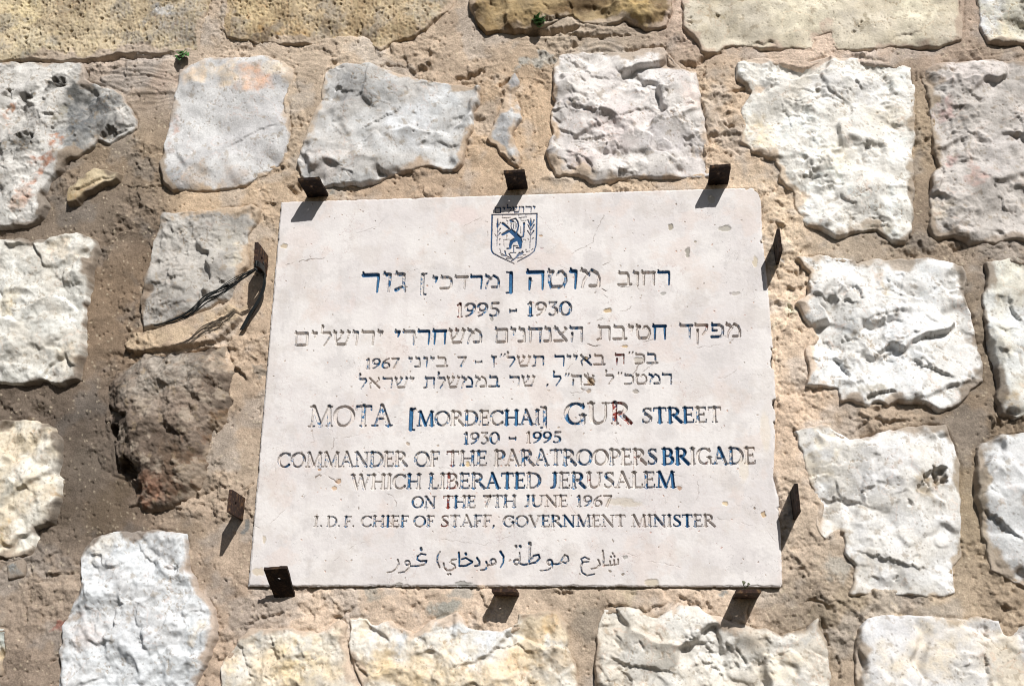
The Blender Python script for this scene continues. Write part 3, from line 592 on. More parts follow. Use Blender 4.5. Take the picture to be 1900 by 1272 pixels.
for px, py, r, cc, stg in [(255,636,20,(200,178,152),.9),(290,628,26,(200,178,152),.9),(340,616,26,(202,180,154),.9),(395,598,28,(202,180,154),.9),(430,580,20,(200,178,150),.8),(970,112,17,(176,172,164),.9),(1000,108,18,(178,174,166),.85),(1022,106,12,(180,176,168),.8),(612,335,22,(150,150,146),.8),(825,1128,20,(160,158,150),.9),(690,1095,22,(160,158,150),.6),(860,1092,22,(156,154,148),.7),(1165,1100,16,(190,176,150),.5),
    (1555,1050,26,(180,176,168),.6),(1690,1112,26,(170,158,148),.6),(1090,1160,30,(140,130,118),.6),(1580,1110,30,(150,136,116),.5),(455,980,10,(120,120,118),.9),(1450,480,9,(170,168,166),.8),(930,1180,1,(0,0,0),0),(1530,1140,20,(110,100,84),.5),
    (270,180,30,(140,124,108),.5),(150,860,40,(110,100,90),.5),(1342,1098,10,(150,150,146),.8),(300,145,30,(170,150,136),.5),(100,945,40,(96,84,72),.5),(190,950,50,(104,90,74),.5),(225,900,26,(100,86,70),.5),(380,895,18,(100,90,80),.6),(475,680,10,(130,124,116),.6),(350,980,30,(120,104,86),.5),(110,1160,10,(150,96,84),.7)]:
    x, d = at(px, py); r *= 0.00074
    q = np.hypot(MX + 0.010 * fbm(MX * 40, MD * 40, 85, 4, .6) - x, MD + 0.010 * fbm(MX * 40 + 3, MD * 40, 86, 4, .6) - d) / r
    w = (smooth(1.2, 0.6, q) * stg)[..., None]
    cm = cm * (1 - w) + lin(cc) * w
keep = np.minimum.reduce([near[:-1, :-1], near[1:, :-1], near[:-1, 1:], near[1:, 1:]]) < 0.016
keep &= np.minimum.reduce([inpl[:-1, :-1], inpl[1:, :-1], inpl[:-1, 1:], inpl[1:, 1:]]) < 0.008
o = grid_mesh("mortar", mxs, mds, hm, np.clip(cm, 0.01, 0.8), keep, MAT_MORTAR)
under(o, wall)
# the wall's core behind the facing
bx = [(SX0, .045, ZC - SD1), (SX1, .045, ZC - SD1), (SX1, .045, ZC - SD0), (SX0, .045, ZC - SD0)]
bx = np.array(bx + [(a, .35, c) for a, b, c in bx])
o = raw_mesh("wall_core", bx, np.array([[0,1,2,3],[7,6,5,4],[0,4,5,1],[1,5,6,2],[2,6,7,3],[3,7,4,0]]), np.tile(lin((150,130,106)), (8, 1)), MAT_MORTAR, None, True)
under(o, wall)

# ------------------------------------------------------------------ lettering: strokes of a carved alphabet
# a glyph = (advance, [ (points, radii) ]) in a box of height 1, y down
TK, TH, SF = .088, .046, .034
def arc(cx, cy, rx, ry, a0, a1, rk=TK, rt=TH, n=16):
    P, Rr = [], []
    for i in range(n + 1):
        a = math.radians(a0 + (a1 - a0) * i / n)
        P.append((cx + rx * math.cos(a), cy + ry * math.sin(a)))
        Rr.append(rt + (rk - rt) * abs(math.cos(a)) ** 1.4)
    return (P, Rr)
def ln(*p, r=TK, r2=None):
    n = len(p); r2 = r if r2 is None else r2
    return (list(p), [r + (r2 - r) * i / (n - 1) for i in range(n)])
def sf(x, y, w=.13): return ln((x - w, y), (x + w, y), r=SF)
def stem(x, y0=.04, y1=.96, r=TK, top=True, bot=True):
    o = [([(x, y0), (x, .5 * (y0 + y1)), (x, y1)], [r * 1.08, r * .92, r * 1.08])]
    if top: o.append(sf(x, y0))
    if bot: o.append(sf(x, y1))
    return o
T0, T1 = .04, .96
EN = {
 'A': (.88, [ln((.40, .02), (.14, T1), r=TH), ln((.40, .02), (.74, T1)), ln((.24, .64), (.60, .64), r=TH), sf(.13, T1), sf(.75, T1)]),
 'B': (.74, stem(.17) + [ln((.17, T0), (.34, T0), r=TH), arc(.36, .26, .20, .22, -90, 90), ln((.17, .48), (.38, .48), r=TH), arc(.38, .72, .25, .24, -90, 90), ln((.17, T1), (.38, T1), r=TH)]),
 'C': (.84, [arc(.47, .5, .38, .46, 42, 318), ln((.76, .06), (.76, .26), r=SF), ln((.75, .80), (.72, .86), r=SF)]),
 'D': (.88, stem(.17) + [ln((.17, T0), (.36, T0), r=TH), arc(.38, .5, .40, .46, -90, 90), ln((.17, T1), (.36, T1), r=TH)]),
 'E': (.68, stem(.17) + [ln((.17, T0), (.56, T0), r=TH), ln((.57, .02), (.57, .19), r=SF), ln((.17, .48), (.48, .48), r=TH), ln((.49, .40), (.49, .57), r=SF), ln((.17, T1), (.58, T1), r=TH), ln((.61, .80), (.58, .97), r=SF)]),
 'F': (.63, stem(.17) + [ln((.17, T0), (.56, T0), r=TH), ln((.57, .02), (.57, .19), r=SF), ln((.17, .50), (.46, .50), r=TH), ln((.47, .42), (.47, .59), r=SF)]),
 'G': (.90, [arc(.47, .5, .38, .46, 40, 318), ln((.76, .06), (.76, .26), r=SF), ln((.75, .58), (.75, .92), r=TK), sf(.74, .57)]),
 'H': (.92, stem(.17) + stem(.75) + [ln((.17, .5), (.75, .5), r=TH)]),
 'I': (.38, stem(.19)),
 'J': (.50, [([(.32, T0), (.32, .7), (.28, .90), (.10, T1)], [TK, TK, TK * .8, TH]), sf(.32, T0)]),
 'L': (.64, stem(.17) + [ln((.17, T1), (.56, T1), r=TH), ln((.59, .76), (.56, .97), r=SF)]),
 'M': (1.08, [ln((.20, T0), (.15, T1), r=TH), ln((.20, .03), (.54, .94)), ln((.54, .94), (.86, .03), r=TH), ln((.87, T0), (.93, T1)), sf(.15, T1), sf(.93, T1), sf(.15, T0, .09), sf(.92, T0, .09)]),
 'N': (.96, [ln((.18, T0), (.18, T1), r=TH), ln((.17, .04), (.78, .96)), ln((.78, T0), (.78, T1), r=TH), sf(.18, T1), sf(.78, T0), sf(.12, T0, .09)]),
 'O': (.94, [arc(.47, .5, .39, .46, 0, 360, n=26)]),
 'P': (.68, stem(.17) + [ln((.17, T0), (.36, T0), r=TH), arc(.36, .29, .24, .25, -90, 90), ln((.17, .54), (.36, .54), r=TH)]),
 'R': (.82, stem(.17) + [ln((.17, T0), (.36, T0), r=TH), arc(.36, .27, .23, .23, -90, 90), ln((.17, .50), (.36, .50), r=TH), ln((.36, .50), (.76, .95)), sf(.76, .95, .07)]),
 'S': (.64, [([(.53, .17), (.44, .06), (.28, .05), (.16, .14), (.15, .27), (.24, .40), (.40, .52), (.52, .65), (.52, .82), (.41, .93), (.25, .95), (.10, .86)], [TH, TH, TH, TK * .7, TK * .8, TK, TK, TK, TK * .8, TH, TH, TH]), ln((.54, .05), (.54, .24), r=SF), ln((.10, .76), (.10, .95), r=SF)]),
 'T': (.76, stem(.38, top=False) + [ln((.07, T0), (.69, T0), r=TH), ln((.06, .03), (.05, .22), r=SF), ln((.70, .03), (.71, .22), r=SF)]),
 'U': (.92, [([(.17, T0), (.17, .62), (.22, .84), (.36, .95), (.52, .95), (.68, .84), (.74, .62), (.74, T0)], [TK, TK, TK, TH * 1.3, TH, TH, TH, TH]), sf(.17, T0), sf(.74, T0)]),
 'V': (.86, [ln((.12, T0), (.44, .97)), ln((.44, .97), (.74, T0), r=TH), sf(.12, T0), sf(.75, T0)]),
 'W': (1.22, [ln((.12, T0), (.38, .97)), ln((.38, .97), (.62, .06), r=TH), ln((.60, T0), (.84, .97)), ln((.84, .97), (1.10, T0), r=TH), sf(.12, T0), sf(1.10, T0), sf(.60, T0, .1)]),
 '0': (.70, [arc(.35, .5, .27, .45, 0, 360, n=22)]),
 '1': (.46, [ln((.24, .06), (.24, .94)), ln((.24, .05), (.10, .16), r=TH), sf(.24, .95)]),
 '3': (.62, [ln((.12, .06), (.50, .06), r=TH), ln((.50, .06), (.28, .40), r=TH), arc(.28, .67, .23, .27, -85, 130), ln((.12, .02), (.11, .18), r=SF)]),
 '5': (.62, [ln((.20, .07), (.52, .07), r=TK * .8), ln((.18, .08), (.15, .46), r=TH), arc(.26, .68, .25, .26, -110, 130), ln((.10, .90), (.22, .94), r=TH)]),
 '6': (.66, [([(.54, .06), (.34, .16), (.16, .42), (.10, .66)], [TH, TH, TK, TK]), arc(.33, .69, .23, .25, 0, 360, n=18)]),
 '7': (.62, [ln((.08, .07), (.54, .07), r=TK * .8), ln((.54, .08), (.24, .96), r=TK * .85, r2=TK), ln((.08, .03), (.07, .2), r=SF)]),
 '9': (.66, [arc(.33, .31, .23, .25, 0, 360, n=18), ([(.56, .34), (.50, .58), (.32, .84), (.12, .94)], [TK, TK, TH, TH])]),
 '.': (.24, [ln((.12, .92), (.121, .92), r=.075)]),
 ',': (.26, [ln((.14, .90), (.08, 1.10), r=.075, r2=.04)]),
 '-': (.50, [ln((.06, .52), (.44, .52), r=.06), ln((.06, .42), (.06, .64), r=.05), ln((.44, .42), (.44, .64), r=.05)]),
 '[': (.30, [ln((.10, -.02), (.10, 1.12), r=.10), ln((.10, -.03), (.26, -.08), r=.045), ln((.10, 1.13), (.26, 1.16), r=.045)]),
 ']': (.30, [ln((.20, -.02), (.20, 1.12), r=.10), ln((.20, -.03), (.04, -.08), r=.045), ln((.20, 1.13), (.04, 1.16), r=.045)]),
}
HB, HV, HL = .092, .078, .05
def bar(x0, x1, y=.10): return [ln((x0, y), (x1, y), r=HB), ln((x0 + .03, y), (x0 - .01, y - .15), r=.065, r2=.05)]
def leg(*p): return [ln(*p, r=HV, r2=HL)]
HE = {
 'ר': (.78, bar(.10, .60) + leg((.64, .10), (.66, .30), (.63, 1))),
 'ו': (.44, bar(.10, .26) + leg((.30, .10), (.30, .40), (.27, 1))),
 'ג': (.56, bar(.10, .30) + leg((.36, .10), (.37, .60), (.43, 1)) + [ln((.36, .74), (.10, .92), r=.06, r2=.09)]),
 'י': (.42, bar(.10, .28) + leg((.29, .12), (.22, .44))),
 'כ': (.76, bar(.12, .46) + [ln((.48, .10), (.62, .22), (.65, .5), (.62, .78), (.50, .92), r=HV), ln((.50, .91), (.08, .91), r=HB * .9)]),
 'ב': (.82, bar(.14, .50) + [ln((.54, .10), (.61, .25), (.61, .9), r=HV), ln((.08, .91), (.74, .91), r=HB * .9)]),
 'ד': (.82, bar(.10, .72) + leg((.60, .10), (.58, 1))),
 'מ': (.90, bar(.10, .22) + [ln((.20, .12), (.36, .30), r=HB), ln((.36, .26), (.18, .60), (.10, 1), r=HV, r2=HL), ln((.36, .28), (.50, .04), r=HL), ln((.50, .06), (.70, .22), (.78, .5), (.76, .86), r=HV), ln((.76, .90), (.42, .90), r=HB * .9)]),
 'ה': (.86, bar(.10, .70) + leg((.70, .10), (.71, .30), (.70, 1)) + leg((.20, .44), (.17, 1))),
 'ט': (.88, bar(.10, .24) + [ln((.22, .16), (.12, .34), (.12, .66), (.20, .90), r=HV), ln((.20, .91), (.66, .91), r=HB), ln((.66, .90), (.78, .60), (.76, .30), (.62, .08), (.50, .10), (.42, .30), r=HV, r2=HL)]),
 'ח': (.86, bar(.10, .74) + leg((.18, .12), (.16, 1)) + leg((.70, .12), (.70, 1))),
 'פ': (.84, bar(.16, .52) + [ln((.54, .10), (.70, .24), (.72, .55), (.68, .80), (.56, .91), r=HV), ln((.56, .91), (.10, .91), r=HB * .9), ln((.16, .12), (.16, .46), r=HL), ln((.16, .48), (.38, .48), r=.07)]),
 'ק': (.84, bar(.10, .70) + [ln((.72, .12), (.68, .40), (.46, .78), r=HV, r2=HL), ln((.20, .42), (.17, 1.42), r=HV, r2=HL)]),
 'צ': (.82, bar(.10, .20) + [ln((.12, .08), (.66, .84), r=HB), ln((.08, .91), (.70, .91), r=HB * .9), ln((.62, .06), (.70, .14), r=.07), ln((.68, .10), (.60, .34), (.40, .46), r=HL)]),
 'נ': (.54, bar(.12, .30) + [ln((.34, .10), (.38, .5), (.38, .9), r=HV), ln((.38, .91), (.08, .91), r=HB * .9)]),
 'ם': (.86, bar(.12, .66) + [ln((.70, .10), (.70, .92), r=HV), ln((.70, .91), (.16, .91), r=HB * .9), ln((.16, .12), (.16, .92), r=HL)]),
 'ש': (.94, bar(.08, .16) + bar(.42, .50) + bar(.76, .84) + [ln((.12, .12), (.18, .6), (.26, .90), r=HV, r2=HL), ln((.48, .12), (.42, .46), (.24, .66), r=HL), ln((.84, .12), (.76, .6), (.66, .90), r=HL), ln((.26, .91), (.66, .91), r=HB)]),
 'ל': (.66, [ln((.14, -.36), (.13, .08), r=.07, r2=HL), ln((.14, -.40), (.18, -.30), r=.075)] + bar(.14, .50) + [ln((.52, .10), (.58, .30), (.44, .66), (.28, 1), r=HV, r2=HL)]),
 'ז': (.46, bar(.08, .36) + leg((.22, .12), (.24, 1))),
 'ת': (.84, bar(.14, .66) + leg((.70, .12), (.70, 1)) + [ln((.24, .12), (.22, .82), r=HL), ln((.22, .88), (.05, .96), r=.07)]),
 'א': (.88, [ln((.12, .04), (.76, .94), r=HB), ln((.68, .04), (.72, .22), (.52, .50), r=.075, r2=HL), ln((.30, .34), (.14, .60), (.20, .96), r=HL, r2=.07), ln((.10, .02), (.14, .14), r=.05)]),
 '"': (.40, [ln((.14, -.16), (.06, .12), r=.06, r2=.035), ln((.32, -.16), (.24, .12), r=.06, r2=.035)]),
 "'": (.10, []),
}
HE.update({k: EN[k] for k in '0123567-.,9[]' if k in EN})

# words: script, letters in left to right order, x0, x1, y top, y base (photograph positions), paint per letter
# paint: B full, b worn, p little, n bare, r red, q bare with red bits
LINES = [
 ("street name in large carved letters of another script", [
  ('h', "רוג", 669, 756, 506, 541, "Bbb"), ('h', "[", 780, 790, 510, 541, "b"), ('h', "יכדרמ", 801, 928, 511, 536, "bppBb"), ('h', "]", 939, 951, 507, 538, "B"),
  ('h', "הטומ", 976, 1115, 500, 535, "BbBp"), ('h', "בוחר", 1146, 1245, 503, 529, "qqqB")]),
 ("upper line of two years", [('e', "1995", 846, 926, 561, 588, "rbbb"), ('e', "-", 945, 958, 564, 588, "b"), ('e', "1930", 977, 1060, 559, 586, "bnbb")]),
 ("long carved line in the middle of the plaque", [
  ('h', "םילשורי", 544, 711, 614, 641, "pnnnpnp"), ('h', "יררחשמ", 731, 895, 611, 638, "bbBBqp"), ('h', "םינחנצה", 917, 1083, 607, 635, "pbpbppb"), ('h', "תביטח", 1108, 1238, 603, 630, "qnqqB"), ('h', "דקפמ", 1261, 1376, 600, 627, "bqbq")]),
 ("carved date line in another script", [
  ('e', "1967", 677, 740, 664, 684, "bbbp"), ('h', "ינויב", 756, 831, 662, 681, "pbbbn"), ('e', "7", 848, 865, 661, 681, "p"), ('e', "-", 881, 894, 661, 681, "b"), ('h', "ז", 911, 921, 660, 680, "b"), ('h', '"', 926, 938, 660, 680, "b"),
  ('h', "לשת", 938, 1011, 660, 680, "bnb"), ('h', "רייאב", 1028, 1123, 658, 678, "Bbbbn"), ('h', "ה", 1141, 1160, 656, 676, "r"), ('h', '"', 1165, 1176, 656, 676, "n"), ('h', "כב", 1178, 1221, 655, 675, "nb")]),
 ("carved line naming an office in another script", [
  ('h', "לארשי", 663, 769, 700, 720, "bnbpp"), ('h', "תלשממב", 786, 927, 698, 719, "bbnbpb"), ('h', "רש", 944, 993, 697, 717, "bp"), ('e', ",", 1011, 1020, 696, 715, "b"), ('h', "ל", 1024, 1042, 696, 715, "B"), ('h', '"', 1047, 1057, 696, 715, "b"), ('h', "הצ", 1059, 1104, 695, 715, "pn"),
  ('h', "ל", 1121, 1140, 694, 713, "n"), ('h', '"', 1145, 1155, 694, 713, "n"), ('h', "כטמר", 1158, 1248, 693, 713, "pqbb")]),
 ("street name in large carved capital letters", [
  ('e', "MOTA", 573, 725, 752, 791, "pnbb"), ('e', "[", 759, 769, 760, 792, "B"), ('e', "MORDECHAI", 774, 1001, 761, 789, "BbqbpbBbb"), ('e', "]", 1003, 1014, 757, 788, "b"), ('e', "GUR", 1048, 1170, 746, 787, "bqr"), ('e', "STREET", 1191, 1338, 755, 784, "bBBBpp")]),
 ("lower line of two years", [('e', "1930", 859, 926, 801, 824, "bbpb"), ('e', "-", 944, 957, 801, 824, "b"), ('e', "1995", 975, 1041, 800, 822, "pBBb")]),
 ("widest carved line of capital letters", [
  ('e', "COMMANDER", 515, 754, 838, 866, "bppppbbpp"), ('e', "OF", 769, 814, 837, 865, "bp"), ('e', "THE", 828, 903, 836, 864, "rbb"), ('e', "PARATROOPERS", 917, 1219, 833, 863, "pnbbbbbqpqqb"), ('e', "BRIGADE", 1229, 1402, 830, 861, "BBpqbbq")]),
 ("carved line of capital letters ending in a city name", [
  ('e', "WHICH", 651, 780, 879, 907, "pnnpb"), ('e', "LIBERATED", 795, 1003, 877, 906, "bprbbBBBb"), ('e', "JERUSALEM", 1020, 1253, 875, 905, "BpbqpqnbB")]),
 ("carved date line of small capital letters", [
  ('e', "ON", 764, 808, 920, 942, "bb"), ('e', "THE", 822, 882, 919, 942, "rbb"), ('e', "7TH", 896, 957, 918, 941, "pbb"), ('e', "JUNE", 972, 1053, 918, 940, "bbpp"), ('e', "1967", 1069, 1135, 918, 940, "bpnn")]),
 ("lowest carved line of capital letters", [
  ('e', "I.", 581, 598, 957, 977, "nn"), ('e', "D.", 606, 630, 957, 977, "pb"), ('e', "F.", 638, 657, 957, 977, "bn"), ('e', "CHIEF", 669, 757, 956, 977, "pbBpb"), ('e', "OF", 767, 805, 956, 977, "bp"), ('e', "STAFF,", 817, 918, 955, 977, "rpbbpb"), ('e', "GOVERNMENT", 933, 1160, 955, 977, "bbpbbBbnnn"), ('e', "MINISTER", 1172, 1326, 954, 977, "npbbBBpn")]),
]
EMB_WORD = ('h', "םילשורי", 917, 994, 383.5, 394.5, "BBBBBBB")

# flat lists of carved strokes in wall coordinates: (part id, paint, points, radii)
CARVE = []
PAINT = {'B': (1.0, 0), 'b': (.60, 0), 'p': (.36, 0), 'n': (.12, 0), 'r': (.62, 1), 'q': (.26, 1)}
def word(pid, wd):
    sc, tx, x0, x1, y0, y1, pn = wd
    F = EN if sc == 'e' else HE
    adv = [F[c][0] for c in tx]
    tot = sum(adv)
    xm, ym = .5 * (x0 + x1), y1
    a, b, top = at(x0, y1), at(x1, y1), at(xm, y0)
    base = at(xm, y1)[1]; hgt = base - top[1]
    pad = 0.05 * hgt
    xl, xr = a[0] - pad, b[0] + pad
    sx = (xr - xl) / tot
    rs = min(1.0, (sx / hgt) ** 0.5) if sx < hgt else 1.0
    x = xl
    for c, w, p in zip(tx, adv, pn):
        for P, Rr in F[c][1]:
            CARVE.append((pid, PAINT[p], [(x + px * sx, base - hgt + py * hgt) for px, py in P], [r * hgt * rs * (1.20 if sc == 'e' else 1.12) * (1.15 if 20 <= pid < 40 else 1) + 0.00010 for r in Rr]))
        x += w * sx
WORDS = []
for lab, ws in LINES:
    for w in ws:
        word(100 + len(WORDS), w); WORDS.append(w[2])
PID_AR, PID_EMW, PID_SH, PID_LION, PID_BR, PID_BK = 20, 21, 22, 23, 24, 27
def trace(pid, pnt, ox, oy, s, rscale, lst):
    for P, r0, r1 in lst:
        n = len(P)
        CARVE.append((pid, pnt, [at(ox + x / s, oy + y / s) for x, y in P], [rscale * 1.2 * (r0 + (r1 - r0) * i / (n - 1)) + 0.00016 for i in range(n)]))
def ring(cx, cy, rx, ry, n=14): return [(cx + rx * math.cos(6.2832 * i / n), cy + ry * math.sin(6.2832 * i / n)) for i in range(n + 1)]
MPX = 0.00071
AR = [([(150,150),(157,180),(140,215),(110,236),(72,244)],6,4),(ring(220,172,17,17),5,5),([(238,176),(232,210),(205,236),(155,246)],6,4),([(355,112),(320,106),(294,126),(292,148),(318,160),(360,156)],5,6),([(360,160),(345,186),(290,196),(238,196)],6,5),([(320,66),(322,76)],9,9),
 ([(460,90),(442,120),(438,160),(455,205)],4,7),([(903,90),(926,125),(924,170),(903,206)],8,4),
 ([(578,146),(545,152),(534,172),(566,186),(572,206),(545,228),(508,228),(488,206),(486,176)],5,6),([(516,256),(520,258)],6,6),([(534,252),(538,256)],6,6),([(598,98),(602,150),(600,192)],7,5),([(618,146),(650,136),(672,150),(696,164)],5,7),([(600,194),(650,194),(694,170)],6,6),([(648,104),(650,110)],8,8),
 ([(732,136),(750,166),(748,192),(716,196)],7,6),([(800,166),(808,198),(792,222),(757,226)],7,5),(ring(850,164,19,20),6,6),([(866,180),(830,190),(806,188)],6,6),
 ([(1044,98),(1046,140),(1040,176)],5,6),(ring(1022,166,20,18),6,6),([(1016,50),(1018,54)],9,9),([(1048,50),(1050,54)],9,9),([(1042,176),(1070,186),(1092,184)],6,6),([(1121,44),(1118,110),(1112,176)],7,5),([(1119,30),(1123,42)],12,9),([(1116,160),(1150,120),(1184,112),(1192,138),(1166,168),(1090,184)],6,6),
 (ring(1266,168,18,19),6,6),([(1286,172),(1282,206),(1252,226),(1196,230)],6,4),([(1288,180),(1320,182),(1344,174)],6,6),([(1340,176),(1358,140),(1376,114),(1398,124),(1404,156),(1386,176),(1362,166)],5,5),
 ([(1556,146),(1524,130),(1496,144),(1506,166),(1552,164)],5,4),([(1508,168),(1494,200),(1504,244),(1540,266),(1594,254)],6,4),([(1622,150),(1636,184),(1612,210),(1570,216)],6,4),([(1655,84),(1662,140),(1660,190)],6,5),([(1660,190),(1710,190),(1768,182)],5,5),([(1768,146),(1768,180)],5,5),([(1738,152),(1740,186)],5,5),([(1708,160),(1712,188)],5,5),([(1714,126),(1716,130)],6,6),([(1740,122),(1742,126)],6,6),([(1727,102),(1729,106)],6,6)]
for i, t in enumerate(AR):
    x = t[0][0][0]
    pn = PAINT['p'] if x < 240 or 485 < x < 580 else PAINT['n'] if 1560 < x else PAINT['B'] if (880 < x < 930 or 580 < x < 720) else PAINT['b']
    trace(40 + (x > 400) + (x > 950) + (x > 1450), pn, 700, 1000, 3.958, MPX / 3.958, [t])
word(PID_EMW, EMB_WORD)
SH = [([(475,350),(850,342),(1240,330)],8,9),([(480,352),(472,640),(466,900),(472,955),(500,1000)],13,11),([(500,1000),(640,1075),(850,1172)],10,6),([(1235,335),(1230,640),(1218,860),(1190,960),(1120,1025),(910,1138)],11,7)]
LI = [([(800,620),(880,690),(930,745)],34,42),([(930,745),(955,800)],42,36),([(660,495),(710,530),(765,580)],21,14),([(655,680),(700,655),(765,618),(800,625)],20,26),([(782,440),(830,425),(875,412),(915,470),(922,540),(912,590),(885,660)],9,14),([(790,450),(835,462)],18,14),([(800,490),(800,560),(840,640)],7,8),([(835,500),(840,560),(850,600)],6,5),([(865,470),(868,540),(880,590)],6,5),([(890,500),(890,560)],5,5),
 ([(890,755),(810,800),(785,860),(788,905)],36,17),([(790,910),(732,918)],14,10),([(940,785),(955,850),(960,900)],36,17),([(955,906),(890,906)],14,10),([(955,735),(1005,712),(1015,640),(1018,500)],13,11),([(1018,496),(1018,512)],19,17)]
BR1 = [([(570,520),(566,680),(560,870)],6,5),([(576,415),(574,460),(570,545)],5,17),([(620,480),(585,545)],9,5),([(620,580),(578,645)],9,5),([(616,655),(572,710)],9,5),([(612,755),(600,782)],8,5),([(612,845),(600,862)],7,4),([(522,670),(552,720)],4,4)]
BR2 = [([(1132,410),(1132,500),(1128,640),(1115,915)],7,5),([(1132,440),(1130,530)],12,18),([(1084,440),(1122,530)],10,8),([(1186,440),(1144,530)],11,8),([(1086,520),(1120,600)],9,7),([(1186,520),(1138,605)],12,7),([(1080,620),(1116,680)],7,6),([(1180,620),(1136,690)],11,6),([(1084,750),(1100,775)],4,4),([(1176,740),(1148,765)],7,5)]
BR3 = [([(822,1088),(735,1048),(610,990)],7,4),([(696,966),(718,1036)],12,6),([(636,1030),(712,1040)],8,6),([(768,1008),(810,1082)],11,6),([(716,1086),(804,1084)],8,6),([(610,930),(628,985)],5,4),([(808,1126),(870,1085),(930,1030),(990,962)],9,9),([(940,985),(885,1060)],9,7),([(1000,985),(950,1035)],13,6),([(900,1082),(990,1066)],5,4),([(1000,1028),(1045,1030)],5,4),([(1052,935),(1050,975)],6,5),([(1050,975),(1115,965)],5,4),([(1170,920),(1140,950)],5,4)]
BK = [([(655,360),(650,405)],4,4),([(648,405),(790,396)],4,4),([(715,405),(715,448),(748,446),(740,500)],4,4),([(930,352),(930,400)],4,4),([(930,400),(1060,392)],5,5),([(1050,345),(1050,392)],4,4),([(965,400),(965,446),(1060,446)],4,4),([(960,550),(960,660)],4,4),([(670,770),(775,765)],3,3),([(720,710),(720,770)],3,3),([(675,770),(680,890)],3,3),([(1000,765),(1040,770),(1040,800)],3,3),([(838,870),(910,876)],6,6),([(840,868),(845,990)],7,7),([(788,990),(882,990)],6,6)]
for pid, l in ((PID_SH, SH), (PID_LION, LI), (PID_BR, BR1), (PID_BR + 1, BR2), (PID_BR + 2, BR3), (PID_BK, BK[:4]), (PID_BK + 1, BK[4:7]), (PID_BK + 2, BK[7:])):
    trace(pid, PAINT['B'], 860, 360, 9.085, MPX / 9.085, l)

# ------------------------------------------------------------------ the plaque: one carved face
plaque = empty("stone_plaque", (0, 0.0, ZC - 0.28))
tag(plaque, "pale limestone street plaque carved with worn blue lettering in three scripts, set in the wall", "plaque")
PS = 0.00052
x0, x1 = PLP[:, 0].min() - 2 * PS, PLP[:, 0].max() + 2 * PS
d0, d1 = PLP[:, 1].min() - 2 * PS, PLP[:, 1].max() + 2 * PS
pxs = np.arange(x0, x1, PS); pds = np.arange(d0, d1, PS)
PX, PD = np.meshgrid(pxs, pds)
SDF = np.full(PX.shape, -1.0); PIDm = np.full(PX.shape, -1, int); AMT = np.zeros(PX.shape); RED = np.zeros(PX.shape)
for pid, (amt, red), P, Rr in CARVE:
    P = np.array(P); rm = max(Rr) + 0.0012
    i0, i1 = np.searchsorted(pxs, P[:, 0].min() - rm), np.searchsorted(pxs, P[:, 0].max() + rm)
    j0, j1 = np.searchsorted(pds, P[:, 1].min() - rm), np.searchsorted(pds, P[:, 1].max() + rm)
    sub = (slice(j0, j1), slice(i0, i1))
    best = np.full(PX[sub].shape, -1.0)
    for i in range(len(P) - 1):
        d, t, c = seg_d(PX[sub], PD[sub], P[i], P[i + 1])
        best = np.maximum(best, Rr[i] + (Rr[i + 1] - Rr[i]) * t - d)
    m = best > SDF[sub]
    SDF[sub] = np.where(m, best, SDF[sub]); PIDm[sub] = np.where(m, pid, PIDm[sub]); AMT[sub] = np.where(m, amt, AMT[sub]); RED[sub] = np.where(m, red, RED[sub])
SDF = SDF + 0.00022 * fbm(PX * 420, PD * 420, 200, 3)                # chipped, uneven arrises
emb = (PIDm >= PID_EMW) & (PIDm < 40)
maxd = np.where(emb, 0.0020, 0.0042)
carve = np.minimum(np.maximum(SDF + 0.0001, 0) * 3.0, maxd)
PH = -carve * (1 + 0.15 * fbm(PX * 60, PD * 60, 201, 2))
PH += 0.00028 * fbm(PX * 30, PD * 30, 202, 4) + 0.00007 * fbm(PX * 260, PD * 260, 203, 3)
pj = PX + 0.0014 * fbm(PX * 120, PD * 120, 204, 4, .6); pk = PD + 0.0014 * fbm(PX * 120 + 5, PD * 120, 205, 4, .6)
crackm = np.zeros(PX.shape)
def mark_line(L, w, dp, dark):
    global PH
    Q = pts(L); lo, hi = Q.min(0) - 0.006, Q.max(0) + 0.006
    sub = (slice(np.searchsorted(pds, lo[1]), np.searchsorted(pds, hi[1])), slice(np.searchsorted(pxs, lo[0]), np.searchsorted(pxs, hi[0])))
    d, sd, t = line_d(pj[sub], pk[sub], Q)
    br = smooth(-0.35, 0.1, fbm(PX[sub] * 60, PD[sub] * 60, 206, 2))
    g = np.exp(-(d / (w * 0.001)) ** 2) * br
    PH[sub] -= dp * 0.001 * g; crackm[sub] = np.maximum(crackm[sub], g * dark)
PA, PB, PC_, PDc, PE_, PF_ = crop(640,480,5.9375), crop(940,480,5.9375), crop(530,590,4.4186), crop(950,590,4.318), crop(500,740,4.13), crop(950,740,4.043)
